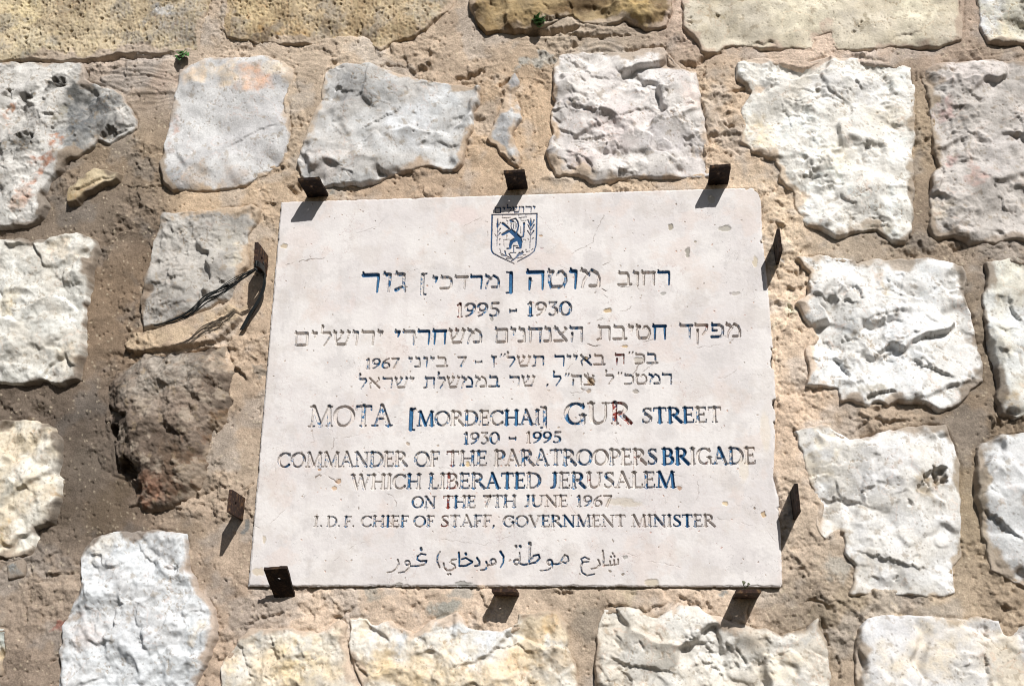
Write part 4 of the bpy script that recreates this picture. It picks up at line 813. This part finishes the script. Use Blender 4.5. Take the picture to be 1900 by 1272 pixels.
for L, w, dp, dk in [(PB((975,378),(1000,335),(1040,330),(1095,355),(1180,320),(1300,310)),.7,1.2,.9),(PB((1300,310),(1460,290),(1440,310),(1470,380),(1470,430),(1400,470)),.4,.5,.55),(PB((1400,470),(1360,560),(1250,580),(1150,620),(1130,670),(1050,660),(930,700)),.45,.7,.6),(PB((1080,390),(1110,430)),.5,.6,.7),(PB((1060,70),(1130,40),(1220,0)),.5,.7,.6),
  (PDc((570,180),(620,215),(660,230),(700,222),(760,240)),.7,1.2,.85),(PDc((990,240),(1030,200),(1100,180),(1160,160)),.45,.7,.6),(PDc((900,360),(960,345),(1010,365),(990,420),(970,450)),.6,1.0,.8),(PDc((660,350),(640,380),(600,420),(610,470),(630,520)),.8,1.4,.9),(PDc((420,440),(460,400),(480,370)),.4,.6,.5),(PDc((1050,440),(1080,400),(1140,365)),.45,.6,.5),(PDc((600,50),(690,20),(780,5)),.4,.5,.5),(PDc((1640,490),(1720,470),(1800,410)),.4,.4,.4),(PDc((1480,240),(1620,220),(1740,205),(1790,150)),.4,.5,.4),
  (PDc((400,595),(560,600),(600,560)),.4,.5,.5),(PDc((560,560),(590,580)),1.0,1.0,.7),
  (PE_((330,640),(350,600),(390,570),(430,580)),.7,1.1,.9),(PE_((430,580),(480,610),(540,660)),.6,1.0,.8),(PE_((490,300),(560,295),(640,285),(760,260)),.4,.4,.45),(PE_((470,230),(490,300),(490,360),(460,400)),.45,.5,.5),(PE_((0,960),(100,860),(200,790),(280,740)),.4,.4,.45),(PE_((30,600),(50,560),(40,500)),.4,.4,.4),(PE_((860,700),(940,750),(980,790),(960,840)),.4,.5,.5),(PE_((1650,760),(1690,735),(1700,690)),.8,1.4,.9),(PE_((1130,530),(1250,510),(1400,540),(1420,600)),.4,.4,.45),(PE_((330,240),(340,330),(230,390)),.35,.3,.4),(PE_((650,0),(640,120)),.3,.3,.3),(PE_((700,880),(860,860),(1000,870)),.3,.3,.35),
  (PF_((1390,620),(1400,700),(1380,760)),.4,.4,.45),(PF_((1280,190),(1400,200),(1560,240)),.4,.4,.4),(PF_((980,250),(1020,250),(1030,270)),.8,.8,.5),(PF_((1150,560),(1300,590)),.3,.3,.3),(PF_((400,640),(430,720),(430,800),(480,860)),.35,.4,.4),(PF_((760,300),(800,340),(780,290)),.4,.4,.4),
  ([(640,440),(700,420),(720,400)],.35,.4,.4),([(530,492),(545,488),(580,480),(600,480)],.5,.7,.6),([(1060,470),(1100,450),(1105,430),(1120,400)],.45,.5,.5),([(990,480),(1060,500)],.3,.3,.3),([(860,420),(900,400),(905,440)],.4,.5,.5),([(620,1040),(660,1010),(700,1000)],.3,.3,.4),([(1150,1020),(1200,1040),(1260,1050)],.4,.4,.4),([(1330,960),(1420,980),(1440,1005)],.3,.3,.35),([(1000,400),(1040,450),(1000,480)],.3,.3,.3),([(470,975),(490,985),(510,980)],.5,.6,.5),([(1430,440),(1425,470)],.5,.4,.3),([(820,1000),(900,1010),(960,990)],.3,.3,.35)]:
    mark_line(L, w, dp, dk)
chip = np.zeros(PX.shape); chipc = np.zeros(PX.shape + (3,))
# chips and specks: (px, py, rx, ry, depth mm, colour)
CH = [(1127,576,9,5,1.6,(190,160,110)),(1245,421,5,7,1.2,(150,140,120)),(1276,468,5,12,1.4,(140,136,124)),(1344,424,14,7,1.2,(168,162,150)),(1290,448,3,3,.6,(150,140,120)),(1401,485,5,12,.6,(206,192,168)),(1365,545,9,4,.6,(180,172,164)),(527,456,8,6,1.0,(190,170,140)),(1345,933,6,5,1.0,(214,190,150)),(1417,954,4,6,1.4,(190,160,116)),(1400,942,2,3,.8,(120,100,80)),
 (1152,930,30,8,.3,(196,182,160)),(1170,934,22,7,.3,(190,176,152)),(912,592,4,5,1.2,(150,146,140)),(1230,545,6,4,.8,(170,166,160)),(940,438,2,2,.6,(150,130,110)),(1003,437,4,2,.6,(176,140,100)),(1260,905,4,4,.6,(160,120,90)),(859,1083,16,6,.9,(150,148,142)),(740,1085,8,4,.8,(160,154,146)),(1131,1058,3,3,.8,(110,94,76)),(1156,1065,3,3,.8,(110,94,76)),(1160,1034,5,4,.8,(160,156,150)),(1210,1080,14,8,.9,(200,186,164)),(1085,666,5,5,1.4,(190,160,110)),(1097,707,9,8,1.6,(176,150,116)),(1185,667,10,6,1.0,(190,180,168)),(1160,642,6,3,1.0,(190,160,110)),(1092,725,6,4,1.0,(160,140,120)),(1180,726,8,4,1.0,(160,150,140)),(593,870,4,4,1.0,(170,130,90)),(628,893,6,5,1.2,(186,150,116)),(620,905,5,5,.8,(200,166,130)),(868,860,5,5,1.0,(206,176,120)),(757,823,4,4,.8,(170,150,130)),
 (1005,460,3,3,.5,(190,170,170)),(1355,545,3,3,.5,(160,150,150)),(700,1000,20,12,.1,(214,206,202)),(1290,700,34,26,.1,(216,210,206)),(860,400,30,20,.1,(230,210,206)),(560,440,40,30,.1,(226,212,206)),(1060,1020,20,14,.1,(206,196,190)),(1380,870,10,24,.2,(220,206,186)),(1320,370,8,10,.6,(206,196,178)),(480,1060,14,8,.4,(206,190,168)),(1010,495,8,6,.1,(214,196,196)),(655,560,6,14,.2,(214,200,196)),(490,1000,5,8,.5,(200,186,166)),(1420,800,10,40,.1,(226,208,182))]
rg = random.Random(5)
for i in range(420):
    CH.append((rg.uniform(480, 1435), rg.uniform(365, 1080), rg.uniform(.6, 2.2), rg.uniform(.6, 1.9), rg.uniform(.31, .8), rg.choice([(150,132,118),(170,150,132),(190,150,130),(130,118,108),(196,160,150)])))
for px, py, rx, ry, dp, c in CH:
    x, d = at(px, py); rx *= MPX; ry *= MPX; R = max(rx, ry) * 1.6 + .003
    sub = (slice(np.searchsorted(pds, d - R), np.searchsorted(pds, d + R)), slice(np.searchsorted(pxs, x - R), np.searchsorted(pxs, x + R)))
    q = np.hypot((PX[sub] + .6 * (pj[sub] - PX[sub]) * 1.6 - x) / rx, (PD[sub] + 1.0 * (pk[sub] - PD[sub]) - d) / ry)
    w = smooth(1.15, 0.7, q); PH[sub] -= dp * 0.001 * w
    if dp <= .3: w = w * (.5 if dp > .15 else .35)
    else: w = w * .8
    chip[sub] = np.maximum(chip[sub], w); chipc[sub] = np.where((w >= chip[sub] - 1e-9)[..., None], lin(c), chipc[sub])
# colour of the slab
t = smooth(-.5, .6, fbm(PX * 9, PD * 9, 210, 5, .6))[..., None]
pc = lin((228, 222, 219)) * (1 - t) + lin((218, 211, 209)) * t
t = smooth(.1, .7, fbm(PX * 22 + 4, PD * 22, 211, 5, .65))[..., None] * .5
pc = pc * (1 - t) + lin((203, 197, 195)) * t
t = smooth(.15, .75, fbm(PX * 14 + 8, PD * 14, 212, 5, .65))[..., None] * .45
pc = pc * (1 - t) + lin((220, 204, 196)) * t
rim_ = smooth(.05, 0, np.minimum.reduce([PX - PLP[:, 0].min(), PLP[:, 0].max() - PX, PD - PLP[:, 1].min(), PLP[:, 1].max() - PD]))
dirt = (smooth(-.1, .6, fbm(PX * 18, PD * 18, 240, 5, .65) + .45 * rim_ - .25))[..., None] * .24
pc = pc * (1 - dirt) + lin((196, 184, 174)) * dirt
run = (smooth(.25, .8, fbm(PX * 46, PD * 5, 241, 4, .55)))[..., None] * .14
pc = pc * (1 - run) + lin((190, 180, 176)) * run
ve = smooth(.035, 0, np.abs(fbm(PX * 20, PD * 20, 213, 5, .6))) * smooth(0.0, .5, fbm(PX * 7 + 2, PD * 7, 214, 3))
pc = pc * (1 - .22 * ve[..., None] * np.array([.8, 1.1, 1.1]))
ve2 = smooth(.02, 0, np.abs(fbm(PX * 34 + 6, PD * 34, 215, 4, .6))) * smooth(0.05, .4, fbm(PX * 11 + 2, PD * 11, 216, 3))
pc = pc * (1 - .35 * ve2[..., None])
chip = np.clip(chip, 0, 1)[..., None]
pc = pc * (1 - chip) + chipc * chip
crk = np.clip(crackm * 1.25, 0, 1)[..., None] * .85
pc = pc * (1 - crk) + lin((104, 84, 70)) * crk
slab_c = pc.copy()
# paint left in the carving
nz = fbm(PX * 230, PD * 230, 220, 4, .65) * .6 + fbm(PX * 60, PD * 60, 221, 3) * .5
rimk = smooth(.0012, .0002, SDF)
cov = smooth(-.08, .08, (np.where(AMT > .95, 1.0, AMT + .26 * rimk - .15) - .52) * 1.45 + nz)
cov = np.where(AMT > .95, np.maximum(cov, .9), cov) * smooth(0.0, .0006, SDF)
tone = (.5 + .5 * np.clip(fbm(PX * 90, PD * 90, 222, 3), -1, 1))[..., None]
blue = lin((28, 76, 120)) * (1 - tone) + lin((64, 122, 164)) * tone
blue = np.where((emb)[..., None], lin((20, 56, 96)) * (1 - tone) + lin((42, 90, 134)) * tone, blue)
redc = lin((136, 56, 48))
mixred = np.where(AMT > .5, smooth(-.42, -.2, fbm(PX * 110, PD * 110, 223, 2)), smooth(-.1, .1, fbm(PX * 80, PD * 80, 223, 2))) * RED
pcol = blue * (1 - mixred[..., None]) + redc * mixred[..., None]
bare = slab_c * (.93, .91, .88)
let_c = bare * (1 - cov[..., None]) + pcol * cov[..., None]
psd = poly_sdf(PX, PD, PLP) + 0.0004 * fbm(PX * 150, PD * 150, 230, 3)
psd = psd - 0.0045 * smooth(.35, .9, fbm(PX * 38, PD * 38, 232, 3)) * np.where(PX > 0.33, 1.0, 0.22)
PH = PH - 0.0016 * smooth(0.0026, 0.0, psd + .0008 * fbm(PX * 90, PD * 90, 231, 3))       # worn edges
out = psd < 0
PH = np.where(out, -0.030, PH)
keep_all = np.maximum.reduce([psd[:-1, :-1], psd[1:, :-1], psd[:-1, 1:], psd[1:, 1:]]) > 0
inl = (SDF[:-1, :-1] + SDF[1:, :-1] + SDF[:-1, 1:] + SDF[1:, 1:]) > 0
fid = np.where(inl, PIDm[:-1, :-1], -1)
o = grid_mesh("slab", pxs, pds, PH, np.clip(slab_c, 0.01, .8), keep_all & (fid < 0), MAT_PLAQUE); under(o, plaque)
def carved(name, pid, label=None, parent=plaque):
    o = grid_mesh(name, pxs, pds, PH, np.clip(let_c, 0.005, .8), keep_all & (fid == pid), MAT_PLAQUE)
    under(o, parent)
    if label: o["label"] = label
    return o
for i in range(len(WORDS)): carved("inscription", 100 + i)
for i in range(4): carved("inscription", 40 + i)
emblem = carved("emblem", PID_SH, "blue shield outline of the city emblem")
for nm, pid in (("emblem_lettering", PID_EMW), ("lion", PID_LION), ("branch", PID_BR), ("branch", PID_BR + 1), ("branch", PID_BR + 2), ("brick_course", PID_BK), ("brick_course", PID_BK + 1), ("wall_seam", PID_BK + 2)):
    o = carved(nm, pid); o.parent = emblem; o.matrix_parent_inverse = Matrix.Identity(4)
# the emblem keeps the plaque's offset, so its own children need none

# ------------------------------------------------------------------ rusty brackets
def rust(name, k_):
    m = bpy.data.materials.new(name); m.use_nodes = True
    n, l = m.node_tree.nodes, m.node_tree.links
    b = n["Principled BSDF"]; b.inputs["Roughness"].default_value = .85; b.inputs["Specular IOR Level"].default_value = .2
    tc = n.new("ShaderNodeTexCoord")
    t = n.new("ShaderNodeTexNoise"); t.inputs["Scale"].default_value = 130; t.inputs["Detail"].default_value = 6; t.inputs["Roughness"].default_value = .65
    l.new(tc.outputs["Object"], t.inputs["Vector"])
    r = n.new("ShaderNodeValToRGB"); e = r.color_ramp.elements
    e[0].position, e[0].color = .32, (.009, .007, .006, 1)
    e[1].position, e[1].color = .74, (.13, .048, .018, 1)
    k = e.new(.52); k.color = (.022, .012, .009, 1)
    k = e.new(.63); k.color = (.055, .034, .019, 1)
    for q in e: q.color = tuple(min(.4, v * k_) for v in q.color[:3]) + (1,)
    l.new(t.outputs["Fac"], r.inputs["Fac"]); l.new(r.outputs["Color"], b.inputs["Base Color"])
    t2 = n.new("ShaderNodeTexNoise"); t2.inputs["Scale"].default_value = 500; t2.inputs["Detail"].default_value = 4
    l.new(tc.outputs["Object"], t2.inputs["Vector"])
    bp = n.new("ShaderNodeBump"); bp.inputs["Strength"].default_value = .7; bp.inputs["Distance"].default_value = .0008
    l.new(t2.outputs["Fac"], bp.inputs["Height"]); l.new(bp.outputs["Normal"], b.inputs["Normal"])
    return m
MAT_RUST = rust('dark_iron', 1.0)
MAT_RUSTY = rust('rusty_iron', 2.6)

def plate(name, P0, P1, B0, B1, thick, label, hole=.0032, hole_at=.42, seed=1):
    """flat iron tongue from the wall (B0-B1) out to its free edge (P0-P1), drilled once, slightly chipped"""
    P0, P1, B0, B1 = [Vector(W3(*v)) for v in (P0, P1, B0, B1)]
    rn = random.Random(seed)
    wid, ln_ = (P1 - P0).length, ((P0 + P1) / 2 - (B0 + B1) / 2).length
    nrm = (P1 - P0).cross(B0 - P0).normalized()
    def pt(u, v): return (P0 * (1 - u) + P1 * u) * (1 - v) + (B0 * (1 - u) + B1 * u) * v
    N = 28
    out, inn = [], []
    for i in range(N):                                        # rim of the rectangle and of the hole, by the same angles
        a = 2 * math.pi * (i + .5) / N
        ca, sa = math.cos(a), math.sin(a)
        inn.append((.5 + hole * ca / wid, hole_at + hole * sa / ln_))
        k = min((.5 / abs(ca)) if abs(ca) > 1e-6 else 9e9, ((1 - hole_at) if sa > 0 else hole_at) / max(abs(sa), 1e-6))
        out.append([.5 + k * ca, hole_at + k * sa])
    for (cu, cv) in ((0, 0), (1, 0), (1, 1), (0, 1)):
        j = min(range(N), key=lambda q: (out[q][0] - cu) ** 2 + (out[q][1] - cv) ** 2)
        out[j] = [cu, cv]
    if True:
        for q in out:
            if q[1] < .97:
                q[0] += rn.uniform(-.012, .012); q[1] += rn.uniform(-.008, .010)
    mid = [((a[0] + b[0]) / 2, (a[1] + b[1]) / 2) for a, b in zip(out, inn)]
    co, fa = [], []
    rings = [out, mid, inn]
    for side in (-.5, .5):
        for R_ in rings:
            for u, v in R_: co.append(pt(u, v) + nrm * (thick * side * (1 + rn.uniform(-.06, .06))))
    def id_(s, r, i): return s * 3 * N + r * N + i % N
    for i in range(N):
        for r in (0, 1):
            fa.append((id_(0, r, i), id_(0, r, i + 1), id_(0, r + 1, i + 1), id_(0, r + 1, i)))
            fa.append((id_(1, r, i + 1), id_(1, r, i), id_(1, r + 1, i), id_(1, r + 1, i + 1)))
        fa.append((id_(0, 0, i + 1), id_(0, 0, i), id_(1, 0, i), id_(1, 0, i + 1)))
        fa.append((id_(0, 2, i), id_(0, 2, i + 1), id_(1, 2, i + 1), id_(1, 2, i)))
    org = (B0 + B1) / 2
    co = np.array([list(c - org) for c in co])
    o = raw_mesh(name, co, np.array(fa), None, MAT_RUSTY if seed in (5, 6, 9, 10) else MAT_RUST, None, True)
    o.location = org
    bm_fix(o.data)
    return tag(o, label, "bracket", "rusty iron brackets round the plaque")
import bmesh
def bm_fix(me):
    b = bmesh.new(); b.from_mesh(me); bmesh.ops.recalc_face_normals(b, faces=b.faces); b.to_mesh(me); b.free()

def straight(pa, pb, L, label, thick=.0042, seed=1, deep=.018, **kw):
    a, b = at(*pa, L), at(*pb, L)
    return plate("iron_bracket", (*a, L), (*b, L), (*a, -deep), (*b, -deep), thick, label, seed=seed, **kw)
straight((553,333), (592,330), .050, "rusty iron bracket at the plaque's top left corner", seed=1, hole_at=.30)
straight((935,319), (973,316), .047, "rusty iron bracket above the emblem, middle of the top edge", seed=2, hole_at=.30)
straight((1317,309), (1356,306), .047, "rusty iron bracket at the plaque's top right corner", seed=3, hole_at=.30)
straight((1444,424), (1449,466), .046, "rusty iron bracket beside the upper right edge of the plaque", seed=4, hole_at=.35)
straight((476,449), (473,488), .046, "rusty iron bracket with black wire tied round it", seed=5, hole_at=.35, thick=.0048)
straight((428,907), (423,949), .052, "rusty orange iron bracket beside the lower left edge of the plaque", seed=6, hole_at=.30)
straight((1477,896), (1483,949), .047, "rusty iron bracket beside the lower right edge of the plaque", seed=7, hole_at=.35)
a, b = at(490,1054,.038), at(533,1051,.038); a2, b2 = at(512,1112,-.012), at(549,1110,-.012)
plate("iron_bracket", (*a, .038), (*b, .038), (*a2, -.012), (*b2, -.012), .0046, "black iron bracket bent upwards at the plaque's bottom left corner", seed=8, hole_at=.34)
straight((912,1094), (958,1094), .037, "rusty iron bracket under the middle of the plaque's bottom edge", seed=9, hole_at=.35)
straight((1366,1096), (1412,1096), .050, "rusty orange iron bracket under the plaque's bottom right corner", seed=10, hole_at=.35)

# ------------------------------------------------------------------ black wires
def plain(name, c, rough=.5, spec=.4):
    m = bpy.data.materials.new(name); m.use_nodes = True
    n, l = m.node_tree.nodes, m.node_tree.links
    b = n["Principled BSDF"]; b.inputs["Roughness"].default_value = rough; b.inputs["Specular IOR Level"].default_value = spec
    tc = n.new("ShaderNodeTexCoord"); t = n.new("ShaderNodeTexNoise"); t.inputs["Scale"].default_value = 300
    l.new(tc.outputs["Object"], t.inputs["Vector"])
    r = n.new("ShaderNodeValToRGB"); e = r.color_ramp.elements
    e[0].position, e[0].color = .3, tuple(v * .7 for v in c) + (1,)
    e[1].position, e[1].color = .7, tuple(min(1, v * 1.3) for v in c) + (1,)
    l.new(t.outputs["Fac"], r.inputs["Fac"]); l.new(r.outputs["Color"], b.inputs["Base Color"])
    return m
MAT_WIRE = plain("black_wire", (.012, .014, .014), .38, .5)
MAT_LEAF = plain("weed_leaf", (.07, .17, .05), .5, .4)
MAT_DRYLEAF = plain("dusty_leaf", (.16, .17, .11), .7, .2)

def tube(name, P, rad, mat, parent, sides=6, smooth_n=6):
    """a thin tube along a smoothed path of world points"""
    P = [Vector(p) for p in P]
    Q = []
    for i in range(len(P) - 1):
        p0, p1, p2, p3 = P[max(i - 1, 0)], P[i], P[i + 1], P[min(i + 2, len(P) - 1)]
        for k in range(smooth_n):
            t = k / smooth_n
            Q.append(.5 * ((2 * p1) + (p2 - p0) * t + (2 * p0 - 5 * p1 + 4 * p2 - p3) * t * t + (3 * p1 - p0 - 3 * p2 + p3) * t ** 3))
    Q.append(P[-1])
    co, fa = [], []
    for i, q in enumerate(Q):
        d = (Q[min(i + 1, len(Q) - 1)] - Q[max(i - 1, 0)]).normalized()
        u = d.cross(Vector((0, 1, .3))).normalized(); v = d.cross(u)
        r = rad(i / (len(Q) - 1)) if callable(rad) else rad
        for k in range(sides):
            a = 2 * math.pi * k / sides
            co.append(q + (u * math.cos(a) + v * math.sin(a)) * r)
    for i in range(len(Q) - 1):
        for k in range(sides):
            fa.append((i * sides + k, i * sides + (k + 1) % sides, (i + 1) * sides + (k + 1) % sides, (i + 1) * sides + k))
    o = raw_mesh(name, np.array([list(c) for c in co]), np.array(fa), None, mat)
    b = bmesh.new(); b.from_mesh(o.data); b.verts.ensure_lookup_table()
    b.faces.new([b.verts[k] for k in range(sides)]); b.faces.new([b.verts[len(co) - 1 - k] for k in range(sides)])
    bmesh.ops.recalc_face_normals(b, faces=b.faces); b.to_mesh(o.data); b.free()
    under(o, parent)
    return o
kx, kd = at(475, 498, .044)
wires = empty("wire_bundle", W3(kx, kd, .044))
tag(wires, "frayed bundle of thin black wires tied to a bracket left of the plaque", "wire")
rw = random.Random(3)
path = [(476,498,.045),(455,510,.046),(430,527,.047),(405,543,.047),(380,558,.046),(355,580,.044),(330,592,.042),(306,600,.040),(287,604,.038)]
for i in range(18):
    ph, sp = rw.uniform(0, 6.28), rw.uniform(.3, 1.0)
    stop = len(path) - rw.choice([0, 0, 0, 0, 1, 1, 2])
    P = []
    for j, (x, y, h) in enumerate(path[:stop]):
        spread = (0.3 + 10 * sp * math.sin(math.pi * min(1, (j + .3) / 7.5)))
        x_, d_ = at(x + rw.uniform(-1, 1), y + spread * math.sin(ph + j * .7), h)
        P.append(W3(x_, d_, h + .0034 * math.cos(ph + j * .7)))
    tube("strand", P, (.00036 + rw.random() * .00028), MAT_WIRE, wires)
for i in range(5):                                            # the tie round the bracket
    r = .0085 + .0006 * i
    P = []
    for k in range(9):
        a = 2 * math.pi * k / 8
        x_, d_ = at(476, 489 + i * 2.2, .036)
        P.append(W3(x_ + .0055 * math.cos(a) + .002, d_, .030 + .016 * math.sin(a)))
    tube("wire_tie", P, .0008, MAT_WIRE, wires)
for i in range(5):                                            # the tail that hangs behind it
    o_ = rw.uniform(-2.5, 2.5)
    P = []
    for x, y, h in [(486,486,.020),(489,505,.014),(490,530,.010),(480,556,.007),(467,578,.005),(458,594,.003),(448,612,.002)]:
        x_, d_ = at(x + o_ + rw.uniform(-.8, .8), y, h); P.append(W3(x_, d_, h))
    tube("strand", P, .0012, MAT_WIRE, wires)
P = []
for x, y, h in [(490,530,.010),(487,548,.006),(476,570,.003),(462,592,.001)]:
    x_, d_ = at(x, y, h); P.append(W3(x_, d_, h))
tube("strand", P, .0008, MAT_WIRE, wires)

# ------------------------------------------------------------------ weeds
def leaf(parent, base, tip, wid, curl, mat):
    b, t = Vector(base), Vector(tip)
    ax = t - b; sd_ = ax.cross(Vector((0, -1, .4))).normalized(); up = sd_.cross(ax).normalized()
    co, fa = [], []
    n = 7
    for side in (0, 1):
        for i in range(n + 1):
            f = i / n
            w = wid * (math.sin(math.pi * min(1, f * .94 + .06)) ** .75)
            for k, e in enumerate((-1, 0, 1)):
                co.append(b + ax * f + sd_ * w * e + up * (curl * math.sin(math.pi * f) + abs(e) * w * .3 - side * .0004))
    m = (n + 1) * 3
    for i in range(n):
        for k in (0, 1):
            q = (i * 3 + k, i * 3 + k + 1, i * 3 + k + 4, i * 3 + k + 3)
            fa.append(q); fa.append(tuple(m + v for v in reversed(q)))
    for i in range(n):
        fa.append((i * 3, i * 3 + 3, m + i * 3 + 3, m + i * 3)); fa.append((i * 3 + 2, m + i * 3 + 2, m + i * 3 + 5, i * 3 + 5))
    o = raw_mesh("leaf", np.array([list(c) for c in co]), np.array(fa), None, mat)
    under(o, parent)
def weed(root, h0, tips, wid, mat, label):
    rx, rd = at(*root, h0)
    e = empty("weed", W3(rx, rd, h0)); tag(e, label, "plant", "small weeds rooted in the wall's joints")
    R0 = Vector(W3(rx, rd, h0))
    for px, py, h in tips:
        x_, d_ = at(px, py, h); T = Vector(W3(x_, d_, h))
        M = R0.lerp(T, .45)
        tube("stem", [R0, R0.lerp(M, .5) + Vector((0, -.002, .001)), M], .0005, mat, e, 5, 4)
        leaf(e, M, T, wid, .0015, mat)
weed((1000,52), -.010, [(992,28,.016),(1001,23,.018),(1012,30,.018),(1008,36,.022),(996,42,.020),(1004,40,.024),(987,36,.012),(1003,50,.016),(1011,40,.012),(998,34,.022)], .0060, MAT_LEAF, "small green weed in the dark hollow under the yellow brown block")
weed((338,100), -.008, [(328,108,.008),(333,112,.010),(341,96,.008),(345,100,.010),(335,102,.014),(340,106,.012),(330,98,.008),(350,104,.006)], .0050, MAT_LEAF, "small green weed under the tan block at the top left")
weed((1382,1092), -.002, [(1377,1077,.012),(1392,1083,.014),(1388,1088,.012)], .0030, MAT_DRYLEAF, "tiny dusty weed above the bottom right bracket")
